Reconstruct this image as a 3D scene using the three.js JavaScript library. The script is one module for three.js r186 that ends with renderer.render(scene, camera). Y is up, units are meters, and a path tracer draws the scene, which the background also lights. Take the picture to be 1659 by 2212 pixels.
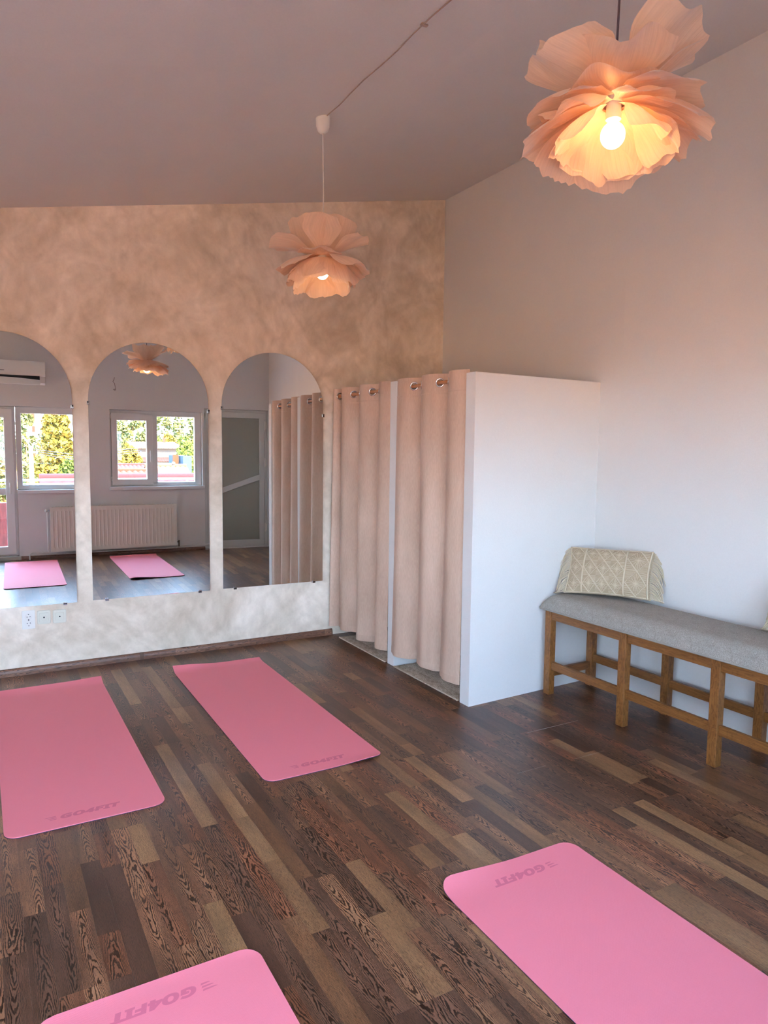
import * as THREE from 'three';
import { mergeGeometries } from 'three/addons/utils/BufferGeometryUtils.js';
import { RoundedBoxGeometry } from 'three/addons/geometries/RoundedBoxGeometry.js';

// ------------------------------------------------------------------ camera, sky, sun, exposure
const scene = new THREE.Scene();
const camera = new THREE.PerspectiveCamera(71.62, 1659 / 2212, 0.03, 600);
camera.position.set(0, 1.52, 5.186);
camera.quaternion.setFromRotationMatrix(new THREE.Matrix4().makeBasis(
  new THREE.Vector3(0.8694845, 0.011156, 0.4938342),
  new THREE.Vector3(0.0337258, 0.9960712, -0.0818822),
  new THREE.Vector3(-0.4928075, 0.0878502, 0.8656923)));

const SKY_LEVEL = 29;
{ // clear evening sky: pale at the horizon, blue overhead, the same all round
  const w = 64, h = 128, d = new Float32Array(w * h * 4);
  for (let j = 0; j < h; j++) {
    const e = Math.max(0, Math.sin(((j + 0.5) / h - 0.5) * Math.PI)), t = Math.pow(e, 0.55);
    for (let i = 0; i < w; i++) d.set([(0.78 - 0.50 * t) * SKY_LEVEL, (0.94 - 0.36 * t) * SKY_LEVEL, (1.10 - 0.02 * t) * SKY_LEVEL, 1], (j * w + i) * 4);
  }
  const sky = new THREE.DataTexture(d, w, h, THREE.RGBAFormat, THREE.FloatType);
  sky.mapping = THREE.EquirectangularReflectionMapping; sky.magFilter = THREE.LinearFilter; sky.needsUpdate = true;
  scene.background = sky;
}
const sun = new THREE.DirectionalLight(new THREE.Color(1, 0.74, 0.44), 108);
sun.position.set(12, 44, -22); sun.target.position.set(2, 0, 20);
sun.castShadow = true; sun.shadow.mapSize.set(2048, 2048);
Object.assign(sun.shadow.camera, { left: -60, right: 60, top: 60, bottom: -60, near: 1, far: 200 });
sun.name = 'sun';
scene.add(sun, sun.target);
const renderer = new THREE.WebGLRenderer({ antialias: true });
renderer.toneMapping = THREE.LinearToneMapping;
renderer.toneMappingExposure = 1.0;
renderer.shadowMap.enabled = true;

// ------------------------------------------------------------------ helpers
const PI = Math.PI, V3 = THREE.Vector3;
const lerp = (a, b, t) => a + (b - a) * t, clamp = (x, a = 0, b = 1) => Math.min(b, Math.max(a, x));
const smooth = (a, b, x) => { const t = clamp((x - a) / (b - a)); return t * t * (3 - 2 * t); };
function rng(seed) { let s = seed | 0; return () => { s = (s + 0x6d2b79f5) | 0; let t = Math.imul(s ^ (s >>> 15), 1 | s); t = (t + Math.imul(t ^ (t >>> 7), 61 | t)) ^ t; return ((t ^ (t >>> 14)) >>> 0) / 4294967296; }; }
function hash(ix, iy, s) { let n = Math.imul(ix, 374761393) ^ Math.imul(iy, 668265263) ^ Math.imul(s, 974634777); n = Math.imul(n ^ (n >>> 13), 1274126177); return ((n ^ (n >>> 16)) >>> 0) / 4294967296; }
function noise(x, y, s = 0) {
  const ix = Math.floor(x), iy = Math.floor(y); let fx = x - ix, fy = y - iy; fx = fx * fx * (3 - 2 * fx); fy = fy * fy * (3 - 2 * fy);
  const a = hash(ix, iy, s), b = hash(ix + 1, iy, s), c = hash(ix, iy + 1, s), d = hash(ix + 1, iy + 1, s);
  return a + (b - a) * fx + (c - a) * fy + (a - b - c + d) * fx * fy;
}
function fbm(x, y, s = 0, n = 4) { let v = 0, a = 0.5, t = 0; for (let i = 0; i < n; i++) { v += a * noise(x, y, s + i * 17); t += a; x *= 2.03; y *= 2.03; a *= 0.5; } return v / t; }
function makeTex(w, h, fn, srgb = true) {
  const d = new Uint8Array(w * h * 4);
  for (let y = 0; y < h; y++) for (let x = 0; x < w; x++) { const c = fn(x, y), o = (y * w + x) * 4; d[o] = clamp(c[0], 0, 255); d[o + 1] = clamp(c[1], 0, 255); d[o + 2] = clamp(c[2], 0, 255); d[o + 3] = 255; }
  const t = new THREE.DataTexture(d, w, h); t.magFilter = THREE.LinearFilter; t.wrapS = t.wrapT = THREE.RepeatWrapping;
  if (srgb) t.colorSpace = THREE.SRGBColorSpace; t.needsUpdate = true; return t;
}
const rep = (t, sx, sy) => { const c = t.clone(); c.repeat.set(sx, sy); c.needsUpdate = true; return c; };
const std = (o) => new THREE.MeshStandardMaterial(o), phy = (o) => new THREE.MeshPhysicalMaterial(o);
const taken = {};
function numbered(n) { if (!(n in taken)) { taken[n] = 0; return n; } taken[n]++; return n + '_' + String(taken[n]).padStart(3, '0'); }
function shade(m) { m.castShadow = true; m.receiveShadow = true; return m; }
function thing(name, label, category, pos = [0, 0, 0], turn = 0, group) {
  const o = new THREE.Group(); o.name = numbered(name); scene.add(o); o.position.set(...pos); o.rotation.y = turn;
  o.userData = { label, category }; if (group) o.userData.group = group; return o;
}
function part(name, geo, mat, parent, extra) {
  const g = Array.isArray(geo) ? merge(geo) : geo; const m = shade(new THREE.Mesh(g, mat)); m.name = name; if (extra) m.userData = extra; parent.add(m); return m;
}
function single(name, label, category, geo, mat, group, pos) { const m = part(numbered(name), geo, mat, scene, { label, category }); if (group) m.userData.group = group; if (pos) m.position.set(...pos); return m; }
function struct(name, label, category, geo, mat) { return part(name, geo, mat, scene, { label, category, kind: 'structure' }); }
function structGroup(name, label, category) { const o = new THREE.Group(); o.name = name; o.userData = { label, category, kind: 'structure' }; scene.add(o); return o; }
function merge(list) {
  const gs = list.map((g) => { const n = g.index ? g.toNonIndexed() : g; for (const k of Object.keys(n.attributes)) if (!['position', 'normal', 'uv'].includes(k)) n.deleteAttribute(k); if (!n.attributes.normal) n.computeVertexNormals(); if (!n.attributes.uv) n.setAttribute('uv', new THREE.BufferAttribute(new Float32Array(n.attributes.position.count * 2), 2)); return n; });
  return mergeGeometries(gs);
}
// uv in metres from the axis each face looks along
function uvm(g) {
  const n = g.index ? g.toNonIndexed() : g; if (!n.attributes.normal) n.computeVertexNormals();
  const p = n.attributes.position, q = n.attributes.normal, uv = new Float32Array(p.count * 2);
  for (let i = 0; i < p.count; i++) {
    const ax = Math.abs(q.getX(i)), ay = Math.abs(q.getY(i)), az = Math.abs(q.getZ(i));
    if (ay > ax && ay > az) uv.set([p.getX(i), p.getZ(i)], i * 2); else if (ax > az) uv.set([p.getZ(i), p.getY(i)], i * 2); else uv.set([p.getX(i), p.getY(i)], i * 2);
  }
  n.setAttribute('uv', new THREE.BufferAttribute(uv, 2)); return n;
}
const box = (x0, x1, y0, y1, z0, z1) => uvm(new THREE.BoxGeometry(x1 - x0, y1 - y0, z1 - z0).translate((x0 + x1) / 2, (y0 + y1) / 2, (z0 + z1) / 2));
const rbox = (x0, x1, y0, y1, z0, z1, r = 0.004, s = 2) => uvm(new RoundedBoxGeometry(x1 - x0, y1 - y0, z1 - z0, s, Math.min(r, 0.49 * Math.min(x1 - x0, y1 - y0, z1 - z0))).translate((x0 + x1) / 2, (y0 + y1) / 2, (z0 + z1) / 2));
function rectShape(x0, x1, y0, y1, r = 0) {
  const s = new THREE.Shape();
  if (!r) { s.moveTo(x0, y0); s.lineTo(x1, y0); s.lineTo(x1, y1); s.lineTo(x0, y1); s.closePath(); return s; }
  s.moveTo(x0 + r, y0); s.lineTo(x1 - r, y0); s.absarc(x1 - r, y0 + r, r, -PI / 2, 0); s.lineTo(x1, y1 - r); s.absarc(x1 - r, y1 - r, r, 0, PI / 2); s.lineTo(x0 + r, y1); s.absarc(x0 + r, y1 - r, r, PI / 2, PI); s.lineTo(x0, y0 + r); s.absarc(x0 + r, y0 + r, r, PI, PI * 1.5); return s;
}
// a picture-frame bar round a rectangle, in the xy plane from z0 to z1
function frameGeo(x0, x1, y0, y1, wl, z0, z1, bevel = 0.006) {
  const [l, r, b, t] = Array.isArray(wl) ? wl : [wl, wl, wl, wl];
  const s = rectShape(x0 + bevel, x1 - bevel, y0 + bevel, y1 - bevel); s.holes.push(rectShape(x0 + l + bevel, x1 - r - bevel, y0 + b + bevel, y1 - t - bevel));
  return uvm(new THREE.ExtrudeGeometry(s, { depth: z1 - z0 - 2 * bevel, bevelEnabled: true, bevelThickness: bevel, bevelSize: bevel, bevelSegments: 2 }).translate(0, 0, z0 + bevel));
}
// tube along points
function tube(pts, r, sides = 6, cap = true) {
  const pos = [], idx = [], n = pts.length, P = pts.map((p) => (p.isVector3 ? p : new V3(...p)));
  let nrm = null; const rad = typeof r === 'function' ? r : () => r;
  for (let i = 0; i < n; i++) {
    const t = new V3().subVectors(P[Math.min(n - 1, i + 1)], P[Math.max(0, i - 1)]).normalize();
    if (!nrm) { nrm = new V3(0, 1, 0); if (Math.abs(t.y) > 0.9) nrm.set(1, 0, 0); }
    nrm.sub(t.clone().multiplyScalar(nrm.dot(t))).normalize(); const b = new V3().crossVectors(t, nrm), R = rad(i / (n - 1));
    for (let k = 0; k < sides; k++) { const a = (k / sides) * 2 * PI, c = Math.cos(a) * R, s = Math.sin(a) * R; pos.push(P[i].x + nrm.x * c + b.x * s, P[i].y + nrm.y * c + b.y * s, P[i].z + nrm.z * c + b.z * s); }
  }
  for (let i = 0; i < n - 1; i++) for (let k = 0; k < sides; k++) { const a = i * sides + k, b = i * sides + (k + 1) % sides, c = a + sides, d = b + sides; idx.push(a, c, b, b, c, d); }
  if (cap) { pos.push(P[0].x, P[0].y, P[0].z, P[n - 1].x, P[n - 1].y, P[n - 1].z); const c0 = n * sides, c1 = c0 + 1; for (let k = 0; k < sides; k++) { idx.push(c0, k, (k + 1) % sides); idx.push(c1, (n - 1) * sides + (k + 1) % sides, (n - 1) * sides + k); } }
  const g = new THREE.BufferGeometry(); g.setAttribute('position', new THREE.Float32BufferAttribute(pos, 3)); g.setIndex(idx); g.computeVertexNormals();
  return g;
}
// surface from a grid of points, f(i, j) -> [x, y, z]
function grid(nu, nv, f, keep) {
  const pos = [], uv = [], idx = [];
  for (let j = 0; j <= nv; j++) for (let i = 0; i <= nu; i++) { pos.push(...f(i / nu, j / nv)); uv.push(i / nu, j / nv); }
  for (let j = 0; j < nv; j++) for (let i = 0; i < nu; i++) { if (keep && !keep(i, j)) continue; const a = j * (nu + 1) + i, b = a + 1, c = a + nu + 1, d = c + 1; idx.push(a, b, c, b, d, c); }
  const g = new THREE.BufferGeometry(); g.setAttribute('position', new THREE.Float32BufferAttribute(pos, 3)); g.setAttribute('uv', new THREE.Float32BufferAttribute(uv, 2)); g.setIndex(idx); g.computeVertexNormals(); return g;
}
const cyl = (r0, r1, h, x, y, z, seg = 20) => new THREE.CylinderGeometry(r0, r1, h, seg).translate(x, y, z);

// ------------------------------------------------------------------ materials
const fineBump = makeTex(256, 256, (x, y) => { const v = 128 + 70 * (noise(x / 3, y / 3, 5) - 0.5) + 60 * (noise(x / 11, y / 11, 6) - 0.5); return [v, v, v]; }, false);
const paintTex = makeTex(512, 512, (x, y) => { const v = 4 * (fbm(x / 60, y / 60, 31) - 0.5) + 3 * (hash(x, y, 3) - 0.5); return [226 + v, 222 + v, 217 + v]; });
const M = {};
M.paint = std({ map: rep(paintTex, 0.5, 0.5), bumpMap: rep(fineBump, 3, 3), bumpScale: 0.0006, roughness: 0.85 });
M.pvc = std({ color: 0xe9e8e4, roughness: 0.32 });
M.pvcDoor = std({ color: 0xd2d3cd, roughness: 0.35 });
M.rubber = std({ color: 0x1c1c1e, roughness: 0.8 });
M.glass = phy({ color: 0xffffff, roughness: 0, transmission: 1, thickness: 0, ior: 1.45 });
M.chrome = std({ color: 0xd8d8d8, metalness: 1, roughness: 0.14 });
M.steel = std({ color: 0xb9bdc2, metalness: 1, roughness: 0.3 });
M.mirror = std({ color: 0xf1f4f2, metalness: 1, roughness: 0.0 });
M.mirrorEdge = std({ color: 0x3c4a45, roughness: 0.3 });
M.whitePlastic = std({ color: 0xe8e4dc, roughness: 0.35 });
M.creamPlastic = std({ color: 0xd9d6c6, roughness: 0.3 });
M.black = std({ color: 0x0b0b0c, roughness: 0.7 });
M.radiator = std({ color: 0xe6e0d0, roughness: 0.4 });
M.pipe = std({ color: 0xe3e1da, roughness: 0.45 });

// ------------------------------------------------------------------ room shell
const XL = -2.6, XR = 3.52, ZB = 5.35, CS = 0.19077, C0 = 2.9679, ceilY = (x) => C0 + CS * x;
{ // decorative trowelled plaster, 2048 px over 6.4 m
  const W = 2048, H = 1280;
  const stucco = makeTex(W, H, (x, y) => {
    const u = x / 320, v = y / 320;
    const wx = fbm(u * 1.3, v * 1.3, 11) * 1.6, wy = fbm(u * 1.3 + 9, v * 1.3, 12) * 1.6;
    const big = fbm(u * 1.6 + wx, v * 1.6 + wy, 13, 5), mid = fbm(u * 6 + wx * 2.5, v * 6 + wy * 2.5, 14, 4);
    const tr = 0.5 * fbm((u * 0.9 + v * 0.43) * 3 + wx, (v * 0.9 - u * 0.43) * 17 + wy, 15, 3) + 0.5 * fbm((u * 0.62 - v * 0.78) * 3 - wx, (v * 0.62 + u * 0.78) * 17, 25, 3);
    const fine = noise(x / 1.7, y / 1.7, 16), scuff = fbm(u * 26 + wx * 6, v * 20 + wy * 6, 17, 3);
    let k = 0.9 * (big - 0.5) + 0.75 * (mid - 0.5) + 0.42 * (tr - 0.5) + 0.42 * (scuff - 0.5) + 0.10 * (fine - 0.5); k *= 0.92;
    return [225 + 60 * k, 208 + 64 * k, 187 + 70 * k];
  });
  const bump = makeTex(1024, 1024, (x, y) => { const u = x / 160, v = y / 160; const t = 0.5 * fbm((u * 0.9 + v * 0.43) * 3, (v * 0.9 - u * 0.43) * 17, 15, 3) + 0.5 * fbm((u * 0.62 - v * 0.78) * 3, (v * 0.62 + u * 0.78) * 17, 25, 3); const k = 128 + 110 * (t - 0.5) + 60 * (fbm(u * 9, v * 9, 19) - 0.5); return [k, k, k]; }, false);
  M.stucco = std({ map: rep(stucco, 1 / 6.4, 1 / 4), bumpMap: rep(bump, 1 / 6.4, 1 / 6.4), bumpScale: 0.002, roughness: 0.58 });
}
function wallShape(x0, x1) { const s = new THREE.Shape(); s.moveTo(x0, 0); s.lineTo(x1, 0); s.lineTo(x1, ceilY(x1)); s.lineTo(x0, ceilY(x0)); s.closePath(); return s; }
struct('wall_back', 'beige trowelled plaster wall carrying the arched mirrors', 'wall', uvm(new THREE.ExtrudeGeometry(wallShape(XL - 0.2, XR + 0.2), { depth: 0.2, bevelEnabled: false }).translate(0, 0, -0.2)), M.stucco);
struct('wall_right', 'plain white painted wall behind the long bench', 'wall', box(XR, XR + 0.2, 0, ceilY(XR) + 0.05, -0.2, ZB + 0.3), M.paint);
{ // wall with a window, left of the camera
  const s = rectShape(-ZB - 0.3, 0.2, 0, ceilY(XL) + 0.05); s.holes.push(rectShape(-5.1, -4.2, 0.75, 2.15));
  struct('wall_left', 'white painted wall with a window opposite the bench', 'wall', uvm(new THREE.ExtrudeGeometry(s, { depth: 0.2, bevelEnabled: false }).rotateY(PI / 2).translate(XL - 0.2, 0, 0)), M.paint);
  const w = structGroup('window_3', 'white single-pane window in the wall left of the mats', 'window');
  const turn = (g) => g.rotateY(PI / 2).translate(XL - 0.1, 0, 0);
  part('frame', turn(merge([frameGeo(-5.098, -4.202, 0.752, 2.148, 0.06, -0.035, 0.035)])), std({ color: 0xe9e8e4, roughness: 0.32 }), w);
  for (const [a, b] of [[-5.05, -4.25]]) part('pane', turn(box(a, b, 0.8, 2.1, 0, 0.001)), phy({ color: 0xffffff, roughness: 0, transmission: 1, thickness: 0, ior: 1.45 }), w);
  part('window_sill', rbox(XL - 0.06, XL + 0.04, 0.705, 0.75, 4.15, 5.15, 0.006), std({ color: 0xe9e8e4, roughness: 0.32 }), w);
}
{
  const s = wallShape(XL - 0.2, XR + 0.2);
  const hole = (pts) => { const p = new THREE.Path(); pts.forEach(([x, y], i) => (i ? p.lineTo(x, y) : p.moveTo(x, y))); p.closePath(); s.holes.push(p); };
  hole([[1.385, 0.955], [2.66, 0.955], [2.66, 2.03], [1.385, 2.03]]);
  hole([[-0.52, 0.05], [0.25, 0.05], [0.25, 0.93], [1.07, 0.93], [1.07, 2.03], [-0.52, 2.03]]);
  hole([[2.69, 0.012], [3.505, 0.012], [3.505, 2.09], [2.69, 2.09]]);
  hole([[-2.35, 0.3], [-0.72, 0.3], [-0.72, 2.03], [-2.35, 2.03]]);
  struct('wall_front', 'white painted wall with windows seen in the mirrors', 'wall', uvm(new THREE.ExtrudeGeometry(s, { depth: 0.28, bevelEnabled: false }).translate(0, 0, ZB)), M.paint);
}
{
  const s = new THREE.Shape(); s.moveTo(XL - 0.2, ceilY(XL - 0.2)); s.lineTo(XR + 0.2, ceilY(XR + 0.2)); s.lineTo(XR + 0.2, ceilY(XR + 0.2) + 0.2); s.lineTo(XL - 0.2, ceilY(XL - 0.2) + 0.2); s.closePath();
  struct('ceiling', 'white painted ceiling sloping up towards the bench wall', 'ceiling', uvm(new THREE.ExtrudeGeometry(s, { depth: ZB + 0.48, bevelEnabled: false }).translate(0, 0, -0.2)), M.paint);
}
{ // partition end wall of the changing cubicles, face very slightly out of square
  const s = new THREE.Shape(); s.moveTo(2.478, -1.875); s.lineTo(XR, -1.825); s.lineTo(XR, -1.735); s.lineTo(2.478, -1.785); s.closePath();
  const g = uvm(new THREE.ExtrudeGeometry(s, { depth: 1.97 - 0.004, bevelEnabled: true, bevelThickness: 0.004, bevelSize: 0.004, bevelOffset: -0.004, bevelSegments: 2 }).rotateX(-PI / 2));
  struct('wall_partition', 'low white plasterboard end wall of the curtained cubicles', 'wall', g, M.paint);
  struct('wall_divider', 'thin white divider between the two curtained cubicles', 'wall', rbox(2.482, XR, 0, 1.985, 0.897, 0.985, 0.003), M.paint);
}
struct('ground', 'ground of the neighbourhood far below the windows', 'ground', box(-160, 160, -6.4, -6, -160, 400), std({ color: 0xb08052, roughness: 1 }));

// ------------------------------------------------------------------ floor of short oak-look strips
{
  const COL = 16, W = 2048, H = 2048, colW = 128;
  // columns 0-5 straight grain, 6-12 arched grain, 13-15 arched grain with eyes; x and y in millimetres
  const kinds = []; { const r = rng(7); for (let k = 0; k < COL; k++) kinds.push({ type: k < 6 ? 0 : k < 13 ? 1 : 2, xc: 14 + 37 * r(), p: 46 + 30 * r(), c: 0.36 + 0.34 * r(), s: 40 + k * 7, dir: r() < 0.5 ? 1 : -1, q: 2.3 + 1.6 * r(), yc: 250 + 800 * r() }); }
  const grainVal = (px, py) => {
    const k = Math.floor(px / colW), K = kinds[k], x = (px - k * colW) / colW * 65, y = py / H * 1300;
    const w1 = fbm(x / 38 + k * 3, y / 170, K.s, 3) - 0.5, w2 = fbm(x / 9 + k, y / 45, K.s + 5, 2) - 0.5, w3 = noise(x / 1.6, y / 7, K.s + 9) - 0.5;
    let g;
    if (K.type === 0) g = (x + 14 * w1) / K.q + 0.9 * w2 + 0.5 * w3;
    else if (K.type === 1) { const dx = x - K.xc - 22 * (noise(y / 260, k, 77) - 0.5); g = (K.dir * y + K.c * dx * dx) / K.p + 3.8 * w1 + 1.1 * w2 + 0.35 * w3; }
    else { const dx = x - K.xc - 10 * (noise(y / 200, k, 77) - 0.5), dy = (((y - K.yc) % 430) + 645) % 430 - 215; g = Math.sqrt(dx * dx * 110 + dy * dy) / K.p + 2.8 * w1 + 1.1 * w2 + 0.35 * w3; }
    const wave = 0.5 - 0.5 * Math.cos((g - Math.floor(g)) * 2 * PI), thick = 0.28 + 0.34 * noise(x / 14, y / 90, K.s + 11), vein = smooth(thick, thick + 0.38, wave);
    const pore = smooth(0.6, 0.88, noise(x / 0.75, y / 11, k + 300)), broad = fbm(x / 40 + k * 5, y / 260, 400 + k, 3) - 0.5, fib = noise(x / 0.9, y / 60, k + 200) - 0.5;
    const amt = K.type === 0 ? 0.42 : 0.86;
    return { d: clamp(amt * vein + 0.28 * pore), l: 0.12 * fib + 0.45 * broad };
  };
  const map = makeTex(W, H, (x, y) => { const { d, l } = grainVal(x, y); const a = 1 + l; return [lerp(232 * a, 74, d), lerp(222 * a, 58, d), lerp(212 * a, 50, d)]; });
  const bump = makeTex(1024, 1024, (x, y) => { const { d } = grainVal(x * 2, y * 2); const v = 200 - 150 * d; return [v, v, v]; }, false);
  M.floor = std({ map, bumpMap: bump, bumpScale: 0.00035, roughness: 0.31, vertexColors: true });
  const floor = structGroup('floor', 'dark brown laminate floor of short wood strips', 'floor');
  part('subfloor', box(XL - 0.2, XR + 0.2, -0.2, -0.0075, -0.2, ZB + 0.3), std({ color: 0x231711, roughness: 0.9 }), floor);
  // sRGB tones of the strips: tan, mid brown, reddish brown, dark brown
  const tones = [[172, 134, 96], [156, 118, 84], [132, 94, 66], [100, 70, 55], [150, 106, 78], [152, 100, 72], [118, 84, 65], [168, 122, 90], [160, 118, 88], [132, 94, 70], [140, 94, 68], [122, 88, 69]].map((c) => c.map((v) => { v /= 255; return v <= 0.04045 ? v / 12.92 : ((v + 0.055) / 1.055) ** 2.4; }));
  const R = rng(2024), SW = 0.0652, strips = [];
  const frustum = new THREE.Matrix4(); camera.updateMatrixWorld(true); camera.updateProjectionMatrix(); frustum.multiplyMatrices(camera.projectionMatrix, camera.matrixWorldInverse);
  const p = new V3();
  for (let b = 0; b * SW * 3 < XR - XL; b++) {
    let z = -R() * 1.285;
    for (; z < ZB; z += 1.285) {
      for (let c = 0; c < 3; c++) {
        const x0 = XL + (b * 3 + c) * SW, cuts = [0]; let q = 0.22 + 0.5 * R();
        while (q < 1.285 - 0.14) { cuts.push(q); q += 0.34 + 0.42 * R(); } cuts.push(1.285);
        for (let k = 0; k < cuts.length - 1; k++) {
          const za = Math.max(0, z + cuts[k]), zb = Math.min(ZB, z + cuts[k + 1]); if (zb - za < 0.02) continue;
          const x1 = Math.min(x0 + SW, XR), gl = c === 0 ? 0.0003 : 0.00005, gs = k === 0 ? 0.0004 : 0.00005;
          if (x1 - x0 < 0.01) continue;
          const area = (() => { p.set((x0 + x1) / 2, 0, (za + zb) / 2).applyMatrix4(frustum); const inside = Math.abs(p.x) < 1.04 && Math.abs(p.y) < 1.04 && p.z < 1; const d = Math.hypot((x0 + x1) / 2, (za + zb) / 2 - 5.186, 1.52); return inside ? (x1 - x0) * (zb - za) / d ** 3 : 0; })();
          strips.push({ x0: x0 + gl, x1, z0: za + gs, z1: zb, ...((st) => ({ col: st ? Math.floor(R() * 6) : 6 + Math.floor(R() * 10), tone: tones[st ? Math.floor(R() * 4) : 4 + Math.floor(R() * 8)] }))(R() < 0.3), v0: R(), k: 0.88 + 0.24 * R(), area, flip: R() < 0.5 });
        }
      }
    }
  }
  const stripGeo = (s) => { // top with a small chamfer, and sides
    const e = 0.00015, t = 0, l = -e, b = -0.0075, { x0, x1, z0, z1 } = s, pos = [], uv = [], col = [], idx = [];
    const len = (z1 - z0) / 1.3, v0 = s.v0 * (1 - len), u0 = (s.col + 0.02) / 16, u1 = (s.col + 0.98) / 16;
    const U = (x) => lerp(u0, u1, (x - x0) / (x1 - x0)), Vv = (z) => (s.flip ? v0 + len - (z - z0) / 1.3 : v0 + (z - z0) / 1.3);
    const ring = (d, y) => [[x0 + d, y, z0 + d], [x1 - d, y, z0 + d], [x1 - d, y, z1 - d], [x0 + d, y, z1 - d]];
    const quad = (a, bb, c, d) => { const o = pos.length / 3; for (const q of [a, bb, c, d]) { pos.push(...q); uv.push(U(q[0]), Vv(q[2])); col.push(s.tone[0] * s.k, s.tone[1] * s.k, s.tone[2] * s.k); } idx.push(o, o + 2, o + 1, o, o + 3, o + 2); };
    const T = ring(e, t), L = ring(0, l), B = ring(0, b); quad(...T);
    for (let i = 0; i < 4; i++) { const j = (i + 1) % 4; quad(L[i], L[j], T[j], T[i]); quad(B[i], B[j], L[j], L[i]); }
    const g = new THREE.BufferGeometry(); g.setAttribute('position', new THREE.Float32BufferAttribute(pos, 3)); g.setAttribute('uv', new THREE.Float32BufferAttribute(uv, 2)); g.setAttribute('color', new THREE.Float32BufferAttribute(col, 3)); g.setIndex(idx); g.computeVertexNormals(); return g;
  };
  strips.sort((a, b) => b.area - a.area);
  strips.slice(0, 300).forEach((s) => part('strip', stripGeo(s), M.floor, floor));
  part('strip', mergeGeometries(strips.slice(300).map(stripGeo)), M.floor, floor, { kind: 'stuff' });
  // pale filler showing in a few open board joints
  const filler = std({ color: 0xa29a90, roughness: 0.9 });
  [[2.53, 2.9, 2.34], [2.16, 2.34, 2.693], [2.515, 2.72, 2.705]].forEach(([a, b, z], i) => part('joint_filler', box(a, b, -0.003, 0.0004, z - 0.0012 + (i ? 0.0006 : 0), z + 0.0012 - (i ? 0.0006 : 0)), filler, floor));
}
// wood skirting
const boardTex = makeTex(1024, 128, (x, y) => { const u = x / 90, v = y / 128; const n = fbm(u * 0.8, v * 4, 60, 3), g = v * 9 + n * 6 + 0.6 * fbm(u * 3, v * 12, 61, 3), fr = g - Math.floor(g), d = smooth(0.4, 0.95, fr), t = noise(u * 0.3, 3, 62); return [lerp(lerp(150, 122, t), 70, d), lerp(lerp(108, 84, t), 48, d), lerp(lerp(84, 64, t), 40, d)]; });
M.board = std({ map: rep(boardTex, 1 / 1.2, 1 / 0.07), roughness: 0.42 });
{
  const b = structGroup('baseboard_back', 'dark wood skirting along the beige plaster wall', 'baseboard');
  const fix = (g) => uvm(g);
  const seg = (a, c) => { const s = new THREE.Shape(); s.moveTo(0, 0.0006); s.lineTo(0.018, 0.0006); s.lineTo(0.018, 0.022); s.quadraticCurveTo(0.016, 0.042, 0.006, 0.05); s.lineTo(0, 0.05); s.closePath(); return fix(new THREE.ExtrudeGeometry(s, { depth: c - a, bevelEnabled: false, curveSegments: 5 }).rotateY(-PI / 2).translate(c, 0, 0).applyMatrix4(new THREE.Matrix4())); };
  // profile drawn in (z, y): mirror it so that it stands on the room side
  const put = (a, c, z, inward) => { const g = seg(a, c), p = g.attributes.position; for (let i = 0; i < p.count; i++) p.setZ(i, z + inward * Math.abs(p.getZ(i))); g.computeVertexNormals(); return uvm(g); };
  part('skirting_board', put(XL, 0.957, 0, 1), M.board, b); part('skirting_board', put(0.967, 2.47, 0, 1), M.board, b);
  part('joint_cover', rbox(0.95, 0.974, 0, 0.052, 0, 0.021, 0.003), std({ color: 0x5d4232, roughness: 0.4 }), b);
  const f = structGroup('baseboard_front', 'dark wood skirting under the radiator', 'baseboard');
  part('skirting_board', put(0.27, 2.685, ZB, -1), M.board, f);
}
// hall closed off behind the frosted door
struct('wall_hall', 'dim hall walls behind the frosted glass door', 'wall', [box(2.69, 3.72, -0.2, 0.0, ZB + 0.282, 5.9), box(2.69, 3.72, 2.15, 2.3, ZB + 0.282, 5.9), box(2.69, 2.71, 0, 2.15, ZB + 0.282, 5.9), box(3.6, 3.72, 0, 2.15, ZB + 0.282, 5.9), box(2.69, 3.72, 0, 2.15, 5.86, 5.9)], M.paint);

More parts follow.
